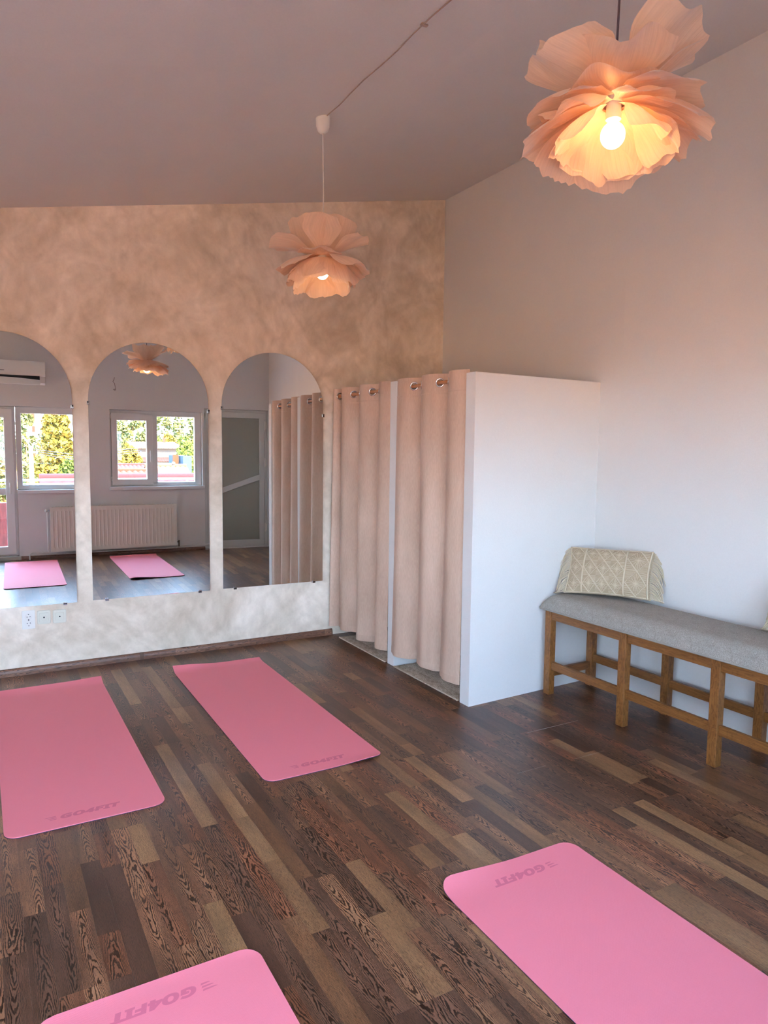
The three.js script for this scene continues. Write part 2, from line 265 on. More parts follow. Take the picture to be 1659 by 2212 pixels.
// ------------------------------------------------------------------ windows and doors of the far wall (seen in the mirrors)
const GZ = 5.44;
{
  const w = structGroup('window_1', 'white double casement window above the radiator', 'window');
  part('frame', [frameGeo(1.387, 2.658, 0.957, 2.028, [0.05, 0.085, 0.045, 0.06], GZ - 0.03, GZ + 0.04), rbox(1.945, 2.03, 0.99, 1.98, GZ - 0.03, GZ + 0.04, 0.006)], M.pvc, w);
  const s = part('sash', frameGeo(1.405, 1.965, 0.975, 1.985, [0.068, 0.075, 0.072, 0.085], GZ - 0.055, GZ + 0.015), M.pvc, w);
  part('handle', [rbox(1.916, 1.946, 1.42, 1.49, GZ - 0.066, GZ - 0.054, 0.004), rbox(1.921, 1.941, 1.30, 1.47, GZ - 0.095, GZ - 0.078, 0.006), rbox(1.922, 1.94, 1.445, 1.465, GZ - 0.085, GZ - 0.055, 0.004)], M.whitePlastic, s);
  part('hinge', rbox(1.388, 1.406, 1.03, 1.10, GZ - 0.06, GZ - 0.03, 0.006), M.whitePlastic, s); part('hinge', rbox(1.388, 1.406, 1.90, 1.97, GZ - 0.06, GZ - 0.03, 0.006), M.whitePlastic, s);
  part('pane', box(1.46, 1.905, 1.035, 1.912, GZ - 0.012, GZ - 0.011), M.glass, w); part('pane', box(2.02, 2.585, 0.99, 1.98, GZ + 0.0, GZ + 0.001), M.glass, w);
  part('gasket', [frameGeo(1.469, 1.895, 1.043, 1.904, 0.004, GZ - 0.03, GZ - 0.008, 0.001), frameGeo(2.026, 2.577, 0.998, 1.972, 0.004, GZ - 0.02, GZ + 0.01, 0.001)], M.rubber, w);
  part('window_sill', rbox(1.365, 2.685, 0.91, 0.957, ZB - 0.035, GZ + 0.02, 0.006), M.pvc, w);
}
{
  const w = structGroup('window_2', 'white fixed pane window beside the balcony door', 'window');
  part('frame', frameGeo(0.252, 1.068, 0.932, 2.028, [0.055, 0.065, 0.05, 0.075], GZ - 0.03, GZ + 0.04), M.pvc, w);
  part('pane', box(0.3, 1.01, 0.975, 1.96, GZ, GZ + 0.001), M.glass, w);
  part('gasket', frameGeo(0.306, 1.004, 0.981, 1.954, 0.004, GZ - 0.02, GZ + 0.01, 0.001), M.rubber, w);
  part('window_sill', rbox(0.255, 1.1, 0.885, 0.931, ZB - 0.035, GZ + 0.02, 0.006), M.pvc, w);
  {
    const v = structGroup('window_4', 'white two-pane window beyond the balcony door', 'window');
    part('frame', [frameGeo(-2.348, -0.722, 0.302, 2.028, 0.06, GZ - 0.03, GZ + 0.04), rbox(-1.575, -1.495, 0.35, 1.98, GZ - 0.03, GZ + 0.04, 0.006)], M.pvc, v);
    part('pane', box(-2.3, -1.56, 0.35, 1.98, GZ, GZ + 0.001), M.glass, v); part('pane', box(-1.51, -0.77, 0.35, 1.98, GZ, GZ + 0.001), M.glass, v);
    part('window_sill', rbox(-2.38, -0.69, 0.255, 0.3, ZB - 0.035, GZ + 0.02, 0.006), M.pvc, v);
  }
  const d = structGroup('door_1', 'white glazed balcony door with a middle rail', 'door');
  part('frame', frameGeo(-0.518, 0.25, 0.052, 2.028, 0.05, GZ - 0.03, GZ + 0.04), M.pvc, d);
  const s = part('sash', [frameGeo(-0.485, 0.218, 0.075, 1.995, [0.09, 0.09, 0.095, 0.105], GZ - 0.06, GZ + 0.015), rbox(-0.41, 0.14, 0.87, 0.955, GZ - 0.055, GZ + 0.012, 0.006)], M.pvc, d);
  part('pane', box(-0.4, 0.132, 0.945, 1.9, GZ - 0.012, GZ - 0.011), M.glass, d); part('pane', box(-0.4, 0.132, 0.16, 0.88, GZ - 0.012, GZ - 0.011), M.glass, d);
  part('gasket', [frameGeo(-0.397, 0.13, 0.953, 1.893, 0.004, GZ - 0.03, GZ - 0.008, 0.001), frameGeo(-0.397, 0.13, 0.168, 0.872, 0.004, GZ - 0.03, GZ - 0.008, 0.001)], M.rubber, d);
  part('handle', [rbox(0.155, 0.185, 0.97, 1.06, GZ - 0.072, GZ - 0.06, 0.004), rbox(0.16, 0.18, 0.88, 1.03, GZ - 0.1, GZ - 0.084, 0.006), rbox(0.162, 0.178, 1.0, 1.02, GZ - 0.09, GZ - 0.06, 0.004)], M.whitePlastic, s);
  part('threshold', [rbox(-0.53, -0.01, 0.002, 0.052, ZB - 0.022, GZ + 0.04, 0.004), rbox(-0.004, 0.262, 0.002, 0.052, ZB - 0.022, GZ + 0.04, 0.004)], std({ color: 0xa9a191, roughness: 0.5 }), d);
}
{ // frosted glass door with a slanting rail
  const Z = ZB + 0.03, d = structGroup('door_2', 'pale grey door with frosted glass and a slanting rail', 'door');
  part('frame', frameGeo(2.692, 3.503, 0.014, 2.088, [0.03, 0.03, 0.0, 0.022].map((v) => v + 0.006), Z, Z + 0.09), M.pvcDoor, d);
  const lf = part('door_leaf', frameGeo(2.73, 3.452, 0.03, 2.052, [0.065, 0.065, 0.075, 0.075], Z - 0.004, Z + 0.055), M.pvcDoor, d);
  const sh = new THREE.Shape(); sh.moveTo(2.78, 0.835); sh.lineTo(3.4, 1.045); sh.lineTo(3.4, 1.118); sh.lineTo(2.78, 0.908); sh.closePath();
  part('slanting_rail', uvm(new THREE.ExtrudeGeometry(sh, { depth: 0.05, bevelEnabled: true, bevelThickness: 0.004, bevelSize: 0.004, bevelSegments: 2 }).translate(0, 0, Z)), M.pvcDoor, lf);
  const frosted = phy({ color: 0xb4b5a6, roughness: 0.55, transmission: 0.25, thickness: 0 });
  const up = new THREE.Shape(); up.moveTo(2.785, 0.905); up.lineTo(3.39, 1.106); up.lineTo(3.39, 1.98); up.lineTo(2.785, 1.98); up.closePath();
  const lo = new THREE.Shape(); lo.moveTo(2.785, 0.1); lo.lineTo(3.39, 0.1); lo.lineTo(3.39, 1.05); lo.lineTo(2.785, 0.845); lo.closePath();
  for (const q of [up, lo]) part('frosted_pane', uvm(new THREE.ExtrudeGeometry(q, { depth: 0.006, bevelEnabled: false }).translate(0, 0, Z + 0.022)), frosted, d);
  part('gasket', [frameGeo(2.79, 3.392, 0.1, 1.982, 0.005, Z + 0.004, Z + 0.02, 0.001)], M.rubber, d);
  for (const y of [0.3, 1.3, 1.86]) part('hinge', [cyl(0.009, 0.009, 0.13, 3.46, y, Z - 0.008, 12), rbox(3.455, 3.485, y - 0.05, y + 0.05, Z - 0.006, Z + 0.004, 0.002)], M.whitePlastic, lf);
}

// ------------------------------------------------------------------ arched mirrors
// Each hangs slightly out of true, its right edge a little prouder of the wall than its left.
function mirror(x0, x1, deg, label) {
  const W = x1 - x0, r = W / 2, y0 = 0.46, ys = 2.239 - r, a = THREE.MathUtils.degToRad(deg);
  const t = thing('arched_mirror', label, 'mirror', [x0, y0, 0], 0, 'arched wall mirrors');
  const out = [[0, 0], [W, 0]]; const n = 40; for (let i = 0; i <= n; i++) { const q = (i / n) * PI; out.push([r + r * Math.cos(q), ys - y0 + r * Math.sin(q)]); }
  const zf = (x) => 0.006 + Math.tan(a) * x;
  const front = new THREE.ShapeGeometry(new THREE.Shape(out.map((p) => new THREE.Vector2(...p)))), p = front.attributes.position;
  for (let i = 0; i < p.count; i++) p.setZ(i, zf(p.getX(i)));
  front.computeVertexNormals(); part('mirror_glass', front, M.mirror, t);
  const pos = [], idx = []; out.forEach(([x, y], i) => { pos.push(x, y, 0.0005, x, y, zf(x)); const j = (i + 1) % out.length; idx.push(2 * i, 2 * j, 2 * i + 1, 2 * j, 2 * j + 1, 2 * i + 1); });
  const rim = new THREE.BufferGeometry(); rim.setAttribute('position', new THREE.Float32BufferAttribute(pos, 3)); rim.setIndex(idx); const rg = rim.toNonIndexed(); rg.computeVertexNormals(); part('edge', rg, M.mirrorEdge, t);
  const clip = (x, y, side) => { // small bent chrome clip with a lip over the glass
    const z = zf(x); return side === 0 ? [rbox(x - 0.012, x + 0.012, y - 0.012, y + 0.003, 0.0005, z + 0.006, 0.002), rbox(x - 0.012, x + 0.012, y - 0.008, y + 0.009, z + 0.001, z + 0.006, 0.002)]
      : [rbox(x + (side < 0 ? -0.010 : -0.002), x + (side < 0 ? 0.002 : 0.010), y - 0.013, y + 0.013, 0.0005, z + 0.006, 0.002), rbox(x - 0.009, x + 0.009, y - 0.013, y + 0.013, z + 0.001, z + 0.006, 0.002)];
  };
  for (const [x, y, s] of [[0.09, 0, 0], [W - 0.075, 0, 0], [0, 1.35, -1], [W, 1.32, 1]]) part('clip', clip(x, y, s), M.chrome, t);
}
mirror(-0.262, 0.545, 0.9, 'arched mirror above the sockets, nearest the photo left edge');
mirror(0.648, 1.458, 1.06, 'middle arched mirror reflecting the casement window and glowing lamp');
mirror(1.564, 2.37, 1.9, 'arched mirror beside the curtains, reflecting the frosted door');

// ------------------------------------------------------------------ sockets under the left mirror
{
  const s = thing('power_socket', 'white double power socket with two round outlets', 'socket', [0.246, 0.368, 0]);
  part('cover_plate', new THREE.ExtrudeGeometry(rectShape(-0.036, 0.036, -0.059, 0.059, 0.004), { depth: 0.006, bevelEnabled: true, bevelThickness: 0.003, bevelSize: 0.003, bevelSegments: 3 }), M.whitePlastic, s);
  for (const dy of [0.02, -0.022]) {
    const ring = part('outlet', [new THREE.TorusGeometry(0.0185, 0.0016, 8, 32).translate(0, dy, 0.0092), new THREE.CylinderGeometry(0.0185, 0.0185, 0.003, 32).rotateX(PI / 2).translate(0, dy, 0.0078)], M.whitePlastic, s);
    for (const k of [-1, 1]) part('pin_hole', new THREE.CylinderGeometry(0.0028, 0.0028, 0.002, 12).rotateX(PI / 2).translate(k * 0.009, dy, 0.0094), M.black, ring);
    for (const k of [-1, 1]) part('earth_clip', rbox(-0.003, 0.003, dy + k * 0.0178 - 0.0025, dy + k * 0.0178 + 0.0025, 0.008, 0.0112, 0.001), M.black, ring);
  }
  for (const [x, y, round] of [[0.338, 0.376, true], [0.434, 0.372, false]]) {
    const t = thing('antenna_socket', round ? 'cream antenna socket with a round inset, middle of the three' : 'cream antenna socket with a square inset, farthest from the power socket', 'socket', [x, y, 0], 0, 'cream antenna sockets');
    part('cover_plate', new THREE.ExtrudeGeometry(rectShape(-0.037, 0.037, -0.042, 0.042, 0.007), { depth: 0.005, bevelEnabled: true, bevelThickness: 0.004, bevelSize: 0.004, bevelSegments: 3 }), M.creamPlastic, t);
    part('inset', round ? [new THREE.ExtrudeGeometry(rectShape(-0.027, 0.027, -0.028, 0.028, 0.003), { depth: 0.002, bevelEnabled: true, bevelThickness: 0.002, bevelSize: 0.002, bevelSegments: 2 }).translate(0, 0, 0.009), new THREE.TorusGeometry(0.018, 0.0012, 8, 32).translate(0, -0.004, 0.0128)] : new THREE.ExtrudeGeometry(rectShape(-0.024, 0.024, -0.026, 0.026, 0.003), { depth: 0.003, bevelEnabled: true, bevelThickness: 0.003, bevelSize: 0.002, bevelSegments: 2 }).translate(0, 0, 0.009), M.creamPlastic, t);
    part('jack_hole', [new THREE.CylinderGeometry(0.005, 0.005, 0.003, 16).rotateX(PI / 2).translate(0, 0, 0.0145)], M.black, t);
  }
}

// ------------------------------------------------------------------ yoga mats
{
  const MW = 0.615, ML = 1.84;
  const c = document.createElement('canvas'); c.width = 684; c.height = 2046; const x = c.getContext('2d');
  x.fillStyle = '#ec7e8a'; x.fillRect(0, 0, 684, 2046);
  { const r = rng(5); for (let i = 0; i < 26000; i++) { const d = r() < 0.5; x.fillStyle = d ? 'rgba(216,104,122,0.22)' : 'rgba(246,146,160,0.22)'; x.fillRect(r() * 684, r() * 2046, 1.6, 1.6); } }
  const K = 684 / MW; // px per metre; the logo reads from the end at the canvas bottom
  x.save(); x.translate(342 + 0.012 * K, 2046 - 0.088 * K); x.transform(1.42, 0, -0.28, 1, 0, 0); x.fillStyle = '#d5667b'; x.font = 'bold ' + Math.round(0.046 * K) + 'px sans-serif'; x.textAlign = 'center'; x.textBaseline = 'middle'; x.fillText('GO4FIT', 0, 0); x.strokeStyle = '#d5667b'; x.lineWidth = 4; x.strokeText('GO4FIT', 0, 0); x.restore();
  x.fillStyle = '#d5667b'; for (let i = 0; i < 3; i++) { const y = 2046 - (0.101 - 0.012 * i) * K, w = (0.036 - 0.008 * i) * K; x.beginPath(); x.moveTo(342 - 0.124 * K - w, y); x.lineTo(342 - 0.115 * K, y - 4); x.lineTo(342 - 0.119 * K, y + 5); x.lineTo(342 - 0.124 * K - w * 0.8, y + 4); x.fill(); }
  const tex = new THREE.CanvasTexture(c); tex.colorSpace = THREE.SRGBColorSpace;
  const weave = makeTex(128, 128, (i, j) => { const v = 128 + 60 * Math.sin((i / 128) * PI * 32) * Math.sin((j / 128) * PI * 32) + 40 * (hash(i, j, 8) - 0.5); return [v, v, v]; }, false);
  const top = std({ map: tex, bumpMap: rep(weave, 6, 18), bumpScale: 0.0004, roughness: 0.62 }), under = std({ color: 0x2a2440, roughness: 0.7 });
  // local axes: logo end at +z, square end at -z
  function mat(px, pz, turn, label, lift) {
    const t = thing('yoga_mat', label, 'yoga mat', [px, 0, pz], turn, 'pink yoga mats'), r = 0.055;
    const hw = (z) => { const e = ML / 2 - z; return e < r ? MW / 2 - (r - Math.sqrt(Math.max(0, r * r - (r - e) * (r - e)))) : MW / 2; };
    const zOf = (v) => { const q = v < 0.85 ? v / 0.85 * (ML - r) : ML - r + (1 - Math.cos(((v - 0.85) / 0.15) * PI / 2)) * 0 + ((v - 0.85) / 0.15) * r; return -ML / 2 + q; };
    const pt = (u, v, y) => { const z = zOf(v), w = Math.max(hw(z), 0.0005), xx = (u * 2 - 1) * w; return [xx, y + lift(xx / (MW / 2), z / (ML / 2)), z]; };
    const nu = 26, nv = 90, slab = (ya, yb) => {
      const A = grid(nu, nv, (u, v) => pt(1 - u, v, yb)), B = grid(nu, nv, (u, v) => pt(u, v, ya)), side = [];
      const loop = []; for (let i = 0; i <= nu; i++) loop.push([i / nu, 0]); for (let j = 1; j <= nv; j++) loop.push([1, j / nv]); for (let i = nu - 1; i >= 0; i--) loop.push([i / nu, 1]); for (let j = nv - 1; j >= 0; j--) loop.push([0, j / nv]);
      const S = grid(loop.length - 1, 1, (q, h) => { const [u, v] = loop[Math.round(q * (loop.length - 1))]; return pt(u, v, h ? yb : ya); });
      for (const g of [A, B, S]) { const p = g.attributes.position, uv = g.attributes.uv; for (let i = 0; i < p.count; i++) uv.setXY(i, p.getX(i) / MW + 0.5, 0.5 - p.getZ(i) / ML); }
      return merge([A, B, S]);
    };
    part('bottom_layer', slab(0.0005, 0.0030), under, t); part('top_layer', slab(0.0031, 0.0062), top, t);
  }
  const far = (z, a, h) => { const q = clamp((-z - (1 - a)) / a); return h * q * q; }, near = (z, a, h) => { const q = clamp((z - (1 - a)) / a); return h * q * q; };
  mat(0.336, 1.285, 0.004, 'pink yoga mat nearest the wall sockets and left mirror', (x, z) => far(z, 0.12, 0.018) + 0.012 * clamp(-z - 0.9) * 10 * smooth(0.3, 1, x) * 0.6);
  mat(1.395, 1.312, -0.004, 'pink yoga mat in front of the curtained cubicles', (x, z) => far(z, 0.1, 0.012 + 0.022 * smooth(0.2, -1, x)) + near(z, 0.08, 0.01 * smooth(0, 1, x)));
  mat(1.634, 4.165, PI - 0.012, 'large pink yoga mat in the foreground on the bench side', (x, z) => far(z, 0.08, 0.016) + near(z, 0.12, 0.02 * smooth(-0.2, 1, x) + 0.004));
  mat(0.38, 4.145, PI + 0.004, 'pink yoga mat cut off by the bottom edge of the photo', (x, z) => far(z, 0.06, 0.012) + near(z, 0.05, 0.003));
}

// ------------------------------------------------------------------ changing cubicles: rods, curtains, rugs
M.rod = std({ color: 0xb5794a, roughness: 0.45 });
const velvetTex = makeTex(512, 512, (x, y) => { const k = 34 * (fbm(x / 70, y / 200, 71, 4) - 0.5) + 10 * (noise(x / 2, y / 9, 72) - 0.5); return [203 + k, 172 + k, 150 + k]; });
velvetTex.wrapS = velvetTex.wrapT = THREE.MirroredRepeatWrapping;
M.velvet = phy({ map: rep(velvetTex, 1, 1), roughness: 0.85, sheen: 0.35, sheenRoughness: 0.45, sheenColor: new THREE.Color(0.95, 0.86, 0.8), side: THREE.DoubleSide });
function curtain(zc, period, nPhi0, nPhi1, label, seed, yb) {
  const A = 0.042, X = 2.502, yt = 1.992, r = rng(seed);
  const t = thing('grommet_curtain', label, 'curtain', [X, 0, zc], 0, 'dusty pink cubicle curtains');
  const off = [0, 1, 2, 3, 4].map(() => r() * 6);
  const at = (phi, y) => {
    const d = clamp((yt - y) / (yt - yb)), amp = A * (1 + 0.22 * d * Math.sin(phi * 0.37 + off[0])) , z = (phi < -PI ? -period / 2 + 0.007 * (phi + PI) : period * phi / (2 * PI)) + 0.025 * Math.sin(phi) + d * 0.016 * Math.sin(phi * 0.5 + off[1]) + 0.004 * Math.sin(y * 3 + off[2] + phi);
    const cup = -amp * Math.cos(phi) - 0.007 * Math.sin(2 * phi + off[3]) * d + 0.005 * d * Math.sin(phi * 3.1 + off[4]);
    return [cup - 0.012 * d, y, z];
  };
  // arc length along the top, to keep the rings round
  const N = 900, arc = [0]; let prev = at(nPhi0, yt); for (let i = 1; i <= N; i++) { const q = at(lerp(nPhi0, nPhi1, i / N), yt); arc.push(arc[i - 1] + Math.hypot(q[0] - prev[0], q[2] - prev[2])); prev = q; }
  const arcAt = (phi) => { const f = clamp((phi - nPhi0) / (nPhi1 - nPhi0)) * N, i = Math.min(N - 1, Math.floor(f)); return lerp(arc[i], arc[i + 1], f - i); };
  const phis = []; for (let k = -3; k < 8; k++) { const p = PI / 2 + k * PI; if (p > nPhi0 + 0.5 && p < nPhi1 - 0.25) phis.push(p); }
  const ry = 1.936, rr = 0.021, rows = []; for (let y = yt; y > 1.97; y -= 0.006) rows.push(y); for (let y = 1.966; y > 1.905; y -= 0.0036) rows.push(y); for (let i = 0; i <= 46; i++) rows.push(lerp(1.9, yb, i / 46));
  const nu = Math.round(arc[N] / 0.0042), hem = (v) => 0;
  const fphi = (u) => lerp(nPhi0, nPhi1, u), ring = phis.map((p) => arcAt(p));
  const wave = (u) => 0.006 * Math.sin(fphi(u) * 0.5 + off[3]);
  const g = grid(nu, rows.length - 1, (u, v) => { const y = rows[Math.round(v * (rows.length - 1))], d = (yt - y) / (yt - yb); return at(fphi(u), y + wave(u) * d * d + hem(v)); }, (i, j) => { const y = (rows[j] + rows[j + 1]) / 2; if (Math.abs(y - ry) > rr) return true; const s = arcAt(fphi((i + 0.5) / nu)); return !ring.some((q) => Math.hypot(s - q, y - ry) < rr); });
  { const uv = g.attributes.uv, p = g.attributes.position; for (let i = 0; i < uv.count; i++) uv.setXY(i, arcAt(fphi(uv.getX(i))), p.getY(i)); }
  part('fabric', g, M.velvet, t);
  // stitched bands: the heading under the rings and the bottom hem stand slightly proud
  const band = (y0, y1, out) => grid(nu >> 1, 3, (u, v) => { const phi = fphi(u), y = lerp(y1, y0, v), a = at(phi, y), b = at(phi + 0.01, y), tx = b[0] - a[0], tz = b[2] - a[2], l = Math.hypot(tx, tz) || 1; return [a[0] - (tz / l) * out, a[1] + (y < 0.5 ? wave(u) : 0), a[2] + (tx / l) * out]; });
  const mk = (y0, y1) => { const g2 = band(y0, y1, 0.0016), p = g2.attributes.position, uv = g2.attributes.uv; for (let i = 0; i < p.count; i++) uv.setXY(i, arcAt(fphi(uv.getX(i))), p.getY(i) + 0.4); return g2; };
  part('heading_seam', mk(1.868, 1.876), M.velvet, t); part('bottom_hem', mk(yb + 0.003, yb + 0.045), M.velvet, t);
  for (const p of phis) {
    const a = at(p - 0.02, ry), b = at(p + 0.02, ry), c = at(p, ry), ang = Math.atan2(b[0] - a[0], b[2] - a[2]);
    const tor = new THREE.TorusGeometry(0.0245, 0.0052, 8, 30).scale(1, 1, 0.75).rotateY(PI / 2).rotateY(ang); tor.translate(c[0], c[1], c[2]); part('grommet', tor, M.chrome, t);
  }
}
curtain(0.206, 0.3, -PI * 2.02, PI * 4.42, 'dusty pink curtain next to the mirrors', 3, 0.085);
curtain(1.071, 0.302, -PI * 0.48, PI * 4.52, 'dusty pink curtain beside the white end wall', 9, 0.105);
single('curtain_rod', 'wooden rod through the rings of the curtain by the mirrors', 'curtain rod', tube([[2.502, 1.936, 0.001], [2.502, 1.936, 0.896]], 0.0115, 16), M.rod, 'wooden curtain rods');
single('curtain_rod', 'wooden rod through the rings of the curtain by the end wall', 'curtain rod', tube([[2.502, 1.936, 0.986], [2.502, 1.936, 1.782]], 0.0115, 16), M.rod, 'wooden curtain rods');
{
  const rugTex = makeTex(512, 512, (x, y) => { const k = 40 * (noise(x / 5, y / 9, 81) - 0.5) + 26 * (hash(x >> 1, y >> 1, 82) - 0.5), st = (Math.floor(x / 42) % 3 === 0) ? -18 : 0; return [196 + k + st, 174 + k + st, 152 + k + st]; });
  const mat = std({ map: rep(rugTex, 1, 1), roughness: 0.95 });
  function rug(z0, z1, label) {
    const t = thing('woven_rug', label, 'rug', [2.474, 0, (z0 + z1) / 2], 0, 'woven cubicle rugs'), W = 0.62, L = z1 - z0, nu = 260, nv = 230;
    const g = grid(nu, nv, (u, v) => { // braided rows running across the rug, each a chain of small humps
      const x = u * W, z = (v - 0.5) * L, row = x / 0.0125, ph = (Math.floor(row) % 2) * 0.5, hump = Math.pow(Math.abs(Math.sin(row * PI)), 0.7) * (0.55 + 0.45 * Math.abs(Math.sin((z / 0.016 + ph) * PI)));
      const e = Math.min(u, 1 - u, v * L / W, (1 - v) * L / W) * W; return [x + 0.003 * Math.sin(z * 60), 0.004 + 0.007 * hump * smooth(0, 0.008, e), z];
    });
    { const uv = g.attributes.uv; for (let i = 0; i < uv.count; i++) uv.setXY(i, uv.getX(i) * W, uv.getY(i) * L); const ix = g.index.array; for (let i = 0; i < ix.length; i += 3) { const q = ix[i]; ix[i] = ix[i + 1]; ix[i + 1] = q; } g.computeVertexNormals(); }
    part('weave', g, mat, t);
    const loops = []; for (let z = -L / 2 + 0.008; z < L / 2; z += 0.016) loops.push(new THREE.SphereGeometry(0.0078, 8, 6).scale(1, 0.75, 0.95).translate(0.002, 0.0062, z)); part('edge_braid', loops, mat, t);
  }
  rug(0.13, 0.885, 'beige woven rug under the curtain by the mirrors'); rug(1.0, 1.772, 'beige woven rug under the curtain by the end wall');
}

// ------------------------------------------------------------------ upholstered bench
{
  const wt = makeTex(512, 512, (x, y) => { const u = x / 512, v = y / 512, n = fbm(u * 3, v * 22, 91, 4), f = noise(u * 9, v * 160, 92) - 0.5, g = (v * 14 + n * 5), fr = g - Math.floor(g), d = 0.35 * smooth(0.3, 0.9, fr) + 0.5 * (n - 0.5) + 0.25 * f, w = noise(u * 50, v * 8, 93) > 0.82 ? 0.12 : 0; return [140 - 56 * (d + w), 90 - 46 * (d + w), 44 - 30 * (d + w)]; });
  const along = std({ map: rep(wt, 1.6, 4), roughness: 0.42 }), up = (() => { const t = wt.clone(); t.rotation = PI / 2; t.repeat.set(4, 1.6); t.needsUpdate = true; return std({ map: t, roughness: 0.42 }); })();
  const ft = makeTex(256, 256, (x, y) => { const k = 64 * (noise(x / 1.6, y / 1.6, 94) - 0.5) + 34 * (hash(x >> 1, y, 96) - 0.5) + 10 * (noise(x / 40, y / 40, 95) - 0.5); return [154 + k, 146 + k, 136 + k]; });
  const fb = makeTex(256, 256, (x, y) => { const v = 128 + 120 * (noise(x / 1.6, y / 1.6, 94) - 0.5); return [v, v, v]; }, false);
  const fabric = std({ map: rep(ft, 4.6, 4.6), bumpMap: rep(fb, 4.6, 4.6), bumpScale: 0.0012, roughness: 0.95 });
  const t = thing('bench', 'long wooden bench with a grey upholstered seat', 'bench', [3.02, 0, 1.862]);
  const L = 1.86, D = 0.46, X = 3.02, Z = 1.862, zl = [0.032, 0.62, 1.192, 1.764], fx = 0.024, bx = 0.386, s = 0.05;
  for (const z of zl) for (const x of [fx, bx]) part('leg', rbox(x, x + s - 0.004, 0.0008, 0.535, z, z + s, 0.003), up, t);
  for (let i = 0; i < 3; i++) for (const x of [fx, bx]) {
    part('apron', rbox(x + 0.008, x + 0.034, 0.478, 0.534, zl[i] + s, zl[i + 1], 0.002), along, t);
    part('stretcher', rbox(x + 0.012, x + 0.034, 0.162, 0.212, zl[i] + s, zl[i + 1], 0.003), along, t);
  }
  for (const z of [zl[0], zl[3]]) { part('apron', rbox(fx + s - 0.004, bx, 0.478, 0.534, z + 0.01, z + 0.036, 0.002), along, t); part('stretcher', rbox(fx + s - 0.004, bx, 0.11, 0.16, z + 0.012, z + 0.036, 0.003), along, t); }
  // cushion: domed slab with rounded edges
  const dome = (x, z) => { const ex = Math.min(x, D - x), ez = Math.min(z, L - z), e = Math.min(ex, ez); return Math.sqrt(1 - (1 - clamp(ex / 0.085)) ** 2) * Math.sqrt(1 - (1 - clamp(ez / 0.085)) ** 2) * 0.088 + 0.004 * smooth(0.05, 0.23, e); };
  const gx = [], gz = []; for (let i = 0; i <= 40; i++) { const q = i / 40; gx.push(D * (0.5 - 0.5 * Math.cos(q * PI))); } for (let i = 0; i <= 120; i++) { const q = i / 120; gz.push(q < 0.15 ? 0.12 * (1 - Math.cos(q / 0.15 * PI / 2)) : q > 0.85 ? L - 0.12 * (1 - Math.cos((1 - q) / 0.15 * PI / 2)) : lerp(0.12, L - 0.12, (q - 0.15) / 0.7)); }
  const topG = grid(40, 120, (u, v) => { const x = gx[40 - Math.round(u * 40)], z = gz[Math.round(v * 120)]; return [x, 0.544 + dome(x, z), z]; });
  { const p = topG.attributes.position, uv = topG.attributes.uv; for (let i = 0; i < p.count; i++) uv.setXY(i, p.getX(i) + p.getY(i), p.getZ(i)); }
  part('seat_cushion', [topG, rbox(0.002, D - 0.002, 0.5355, 0.546, 0.002, L - 0.002, 0.004)], fabric, t);
  const pp = []; const rr = 0.02; for (const [cx, cz, a0] of [[D - rr, rr, -PI / 2], [D - rr, L - rr, 0], [rr, L - rr, PI / 2], [rr, rr, PI]]) for (let i = 0; i <= 6; i++) { const a = a0 + (i / 6) * PI / 2; pp.push([cx + rr * Math.cos(a), 0.542, cz + rr * Math.sin(a)]); } pp.push(pp[0]);
  part('piping', tube(pp, 0.0055, 8, false), fabric, t);
  part('strap', [tube([[0.25, 0.535, 0.06], [0.24, 0.50, 0.065], [0.232, 0.475, 0.06], [0.222, 0.462, 0.062]], 0.003, 5)], M.black, t);
}

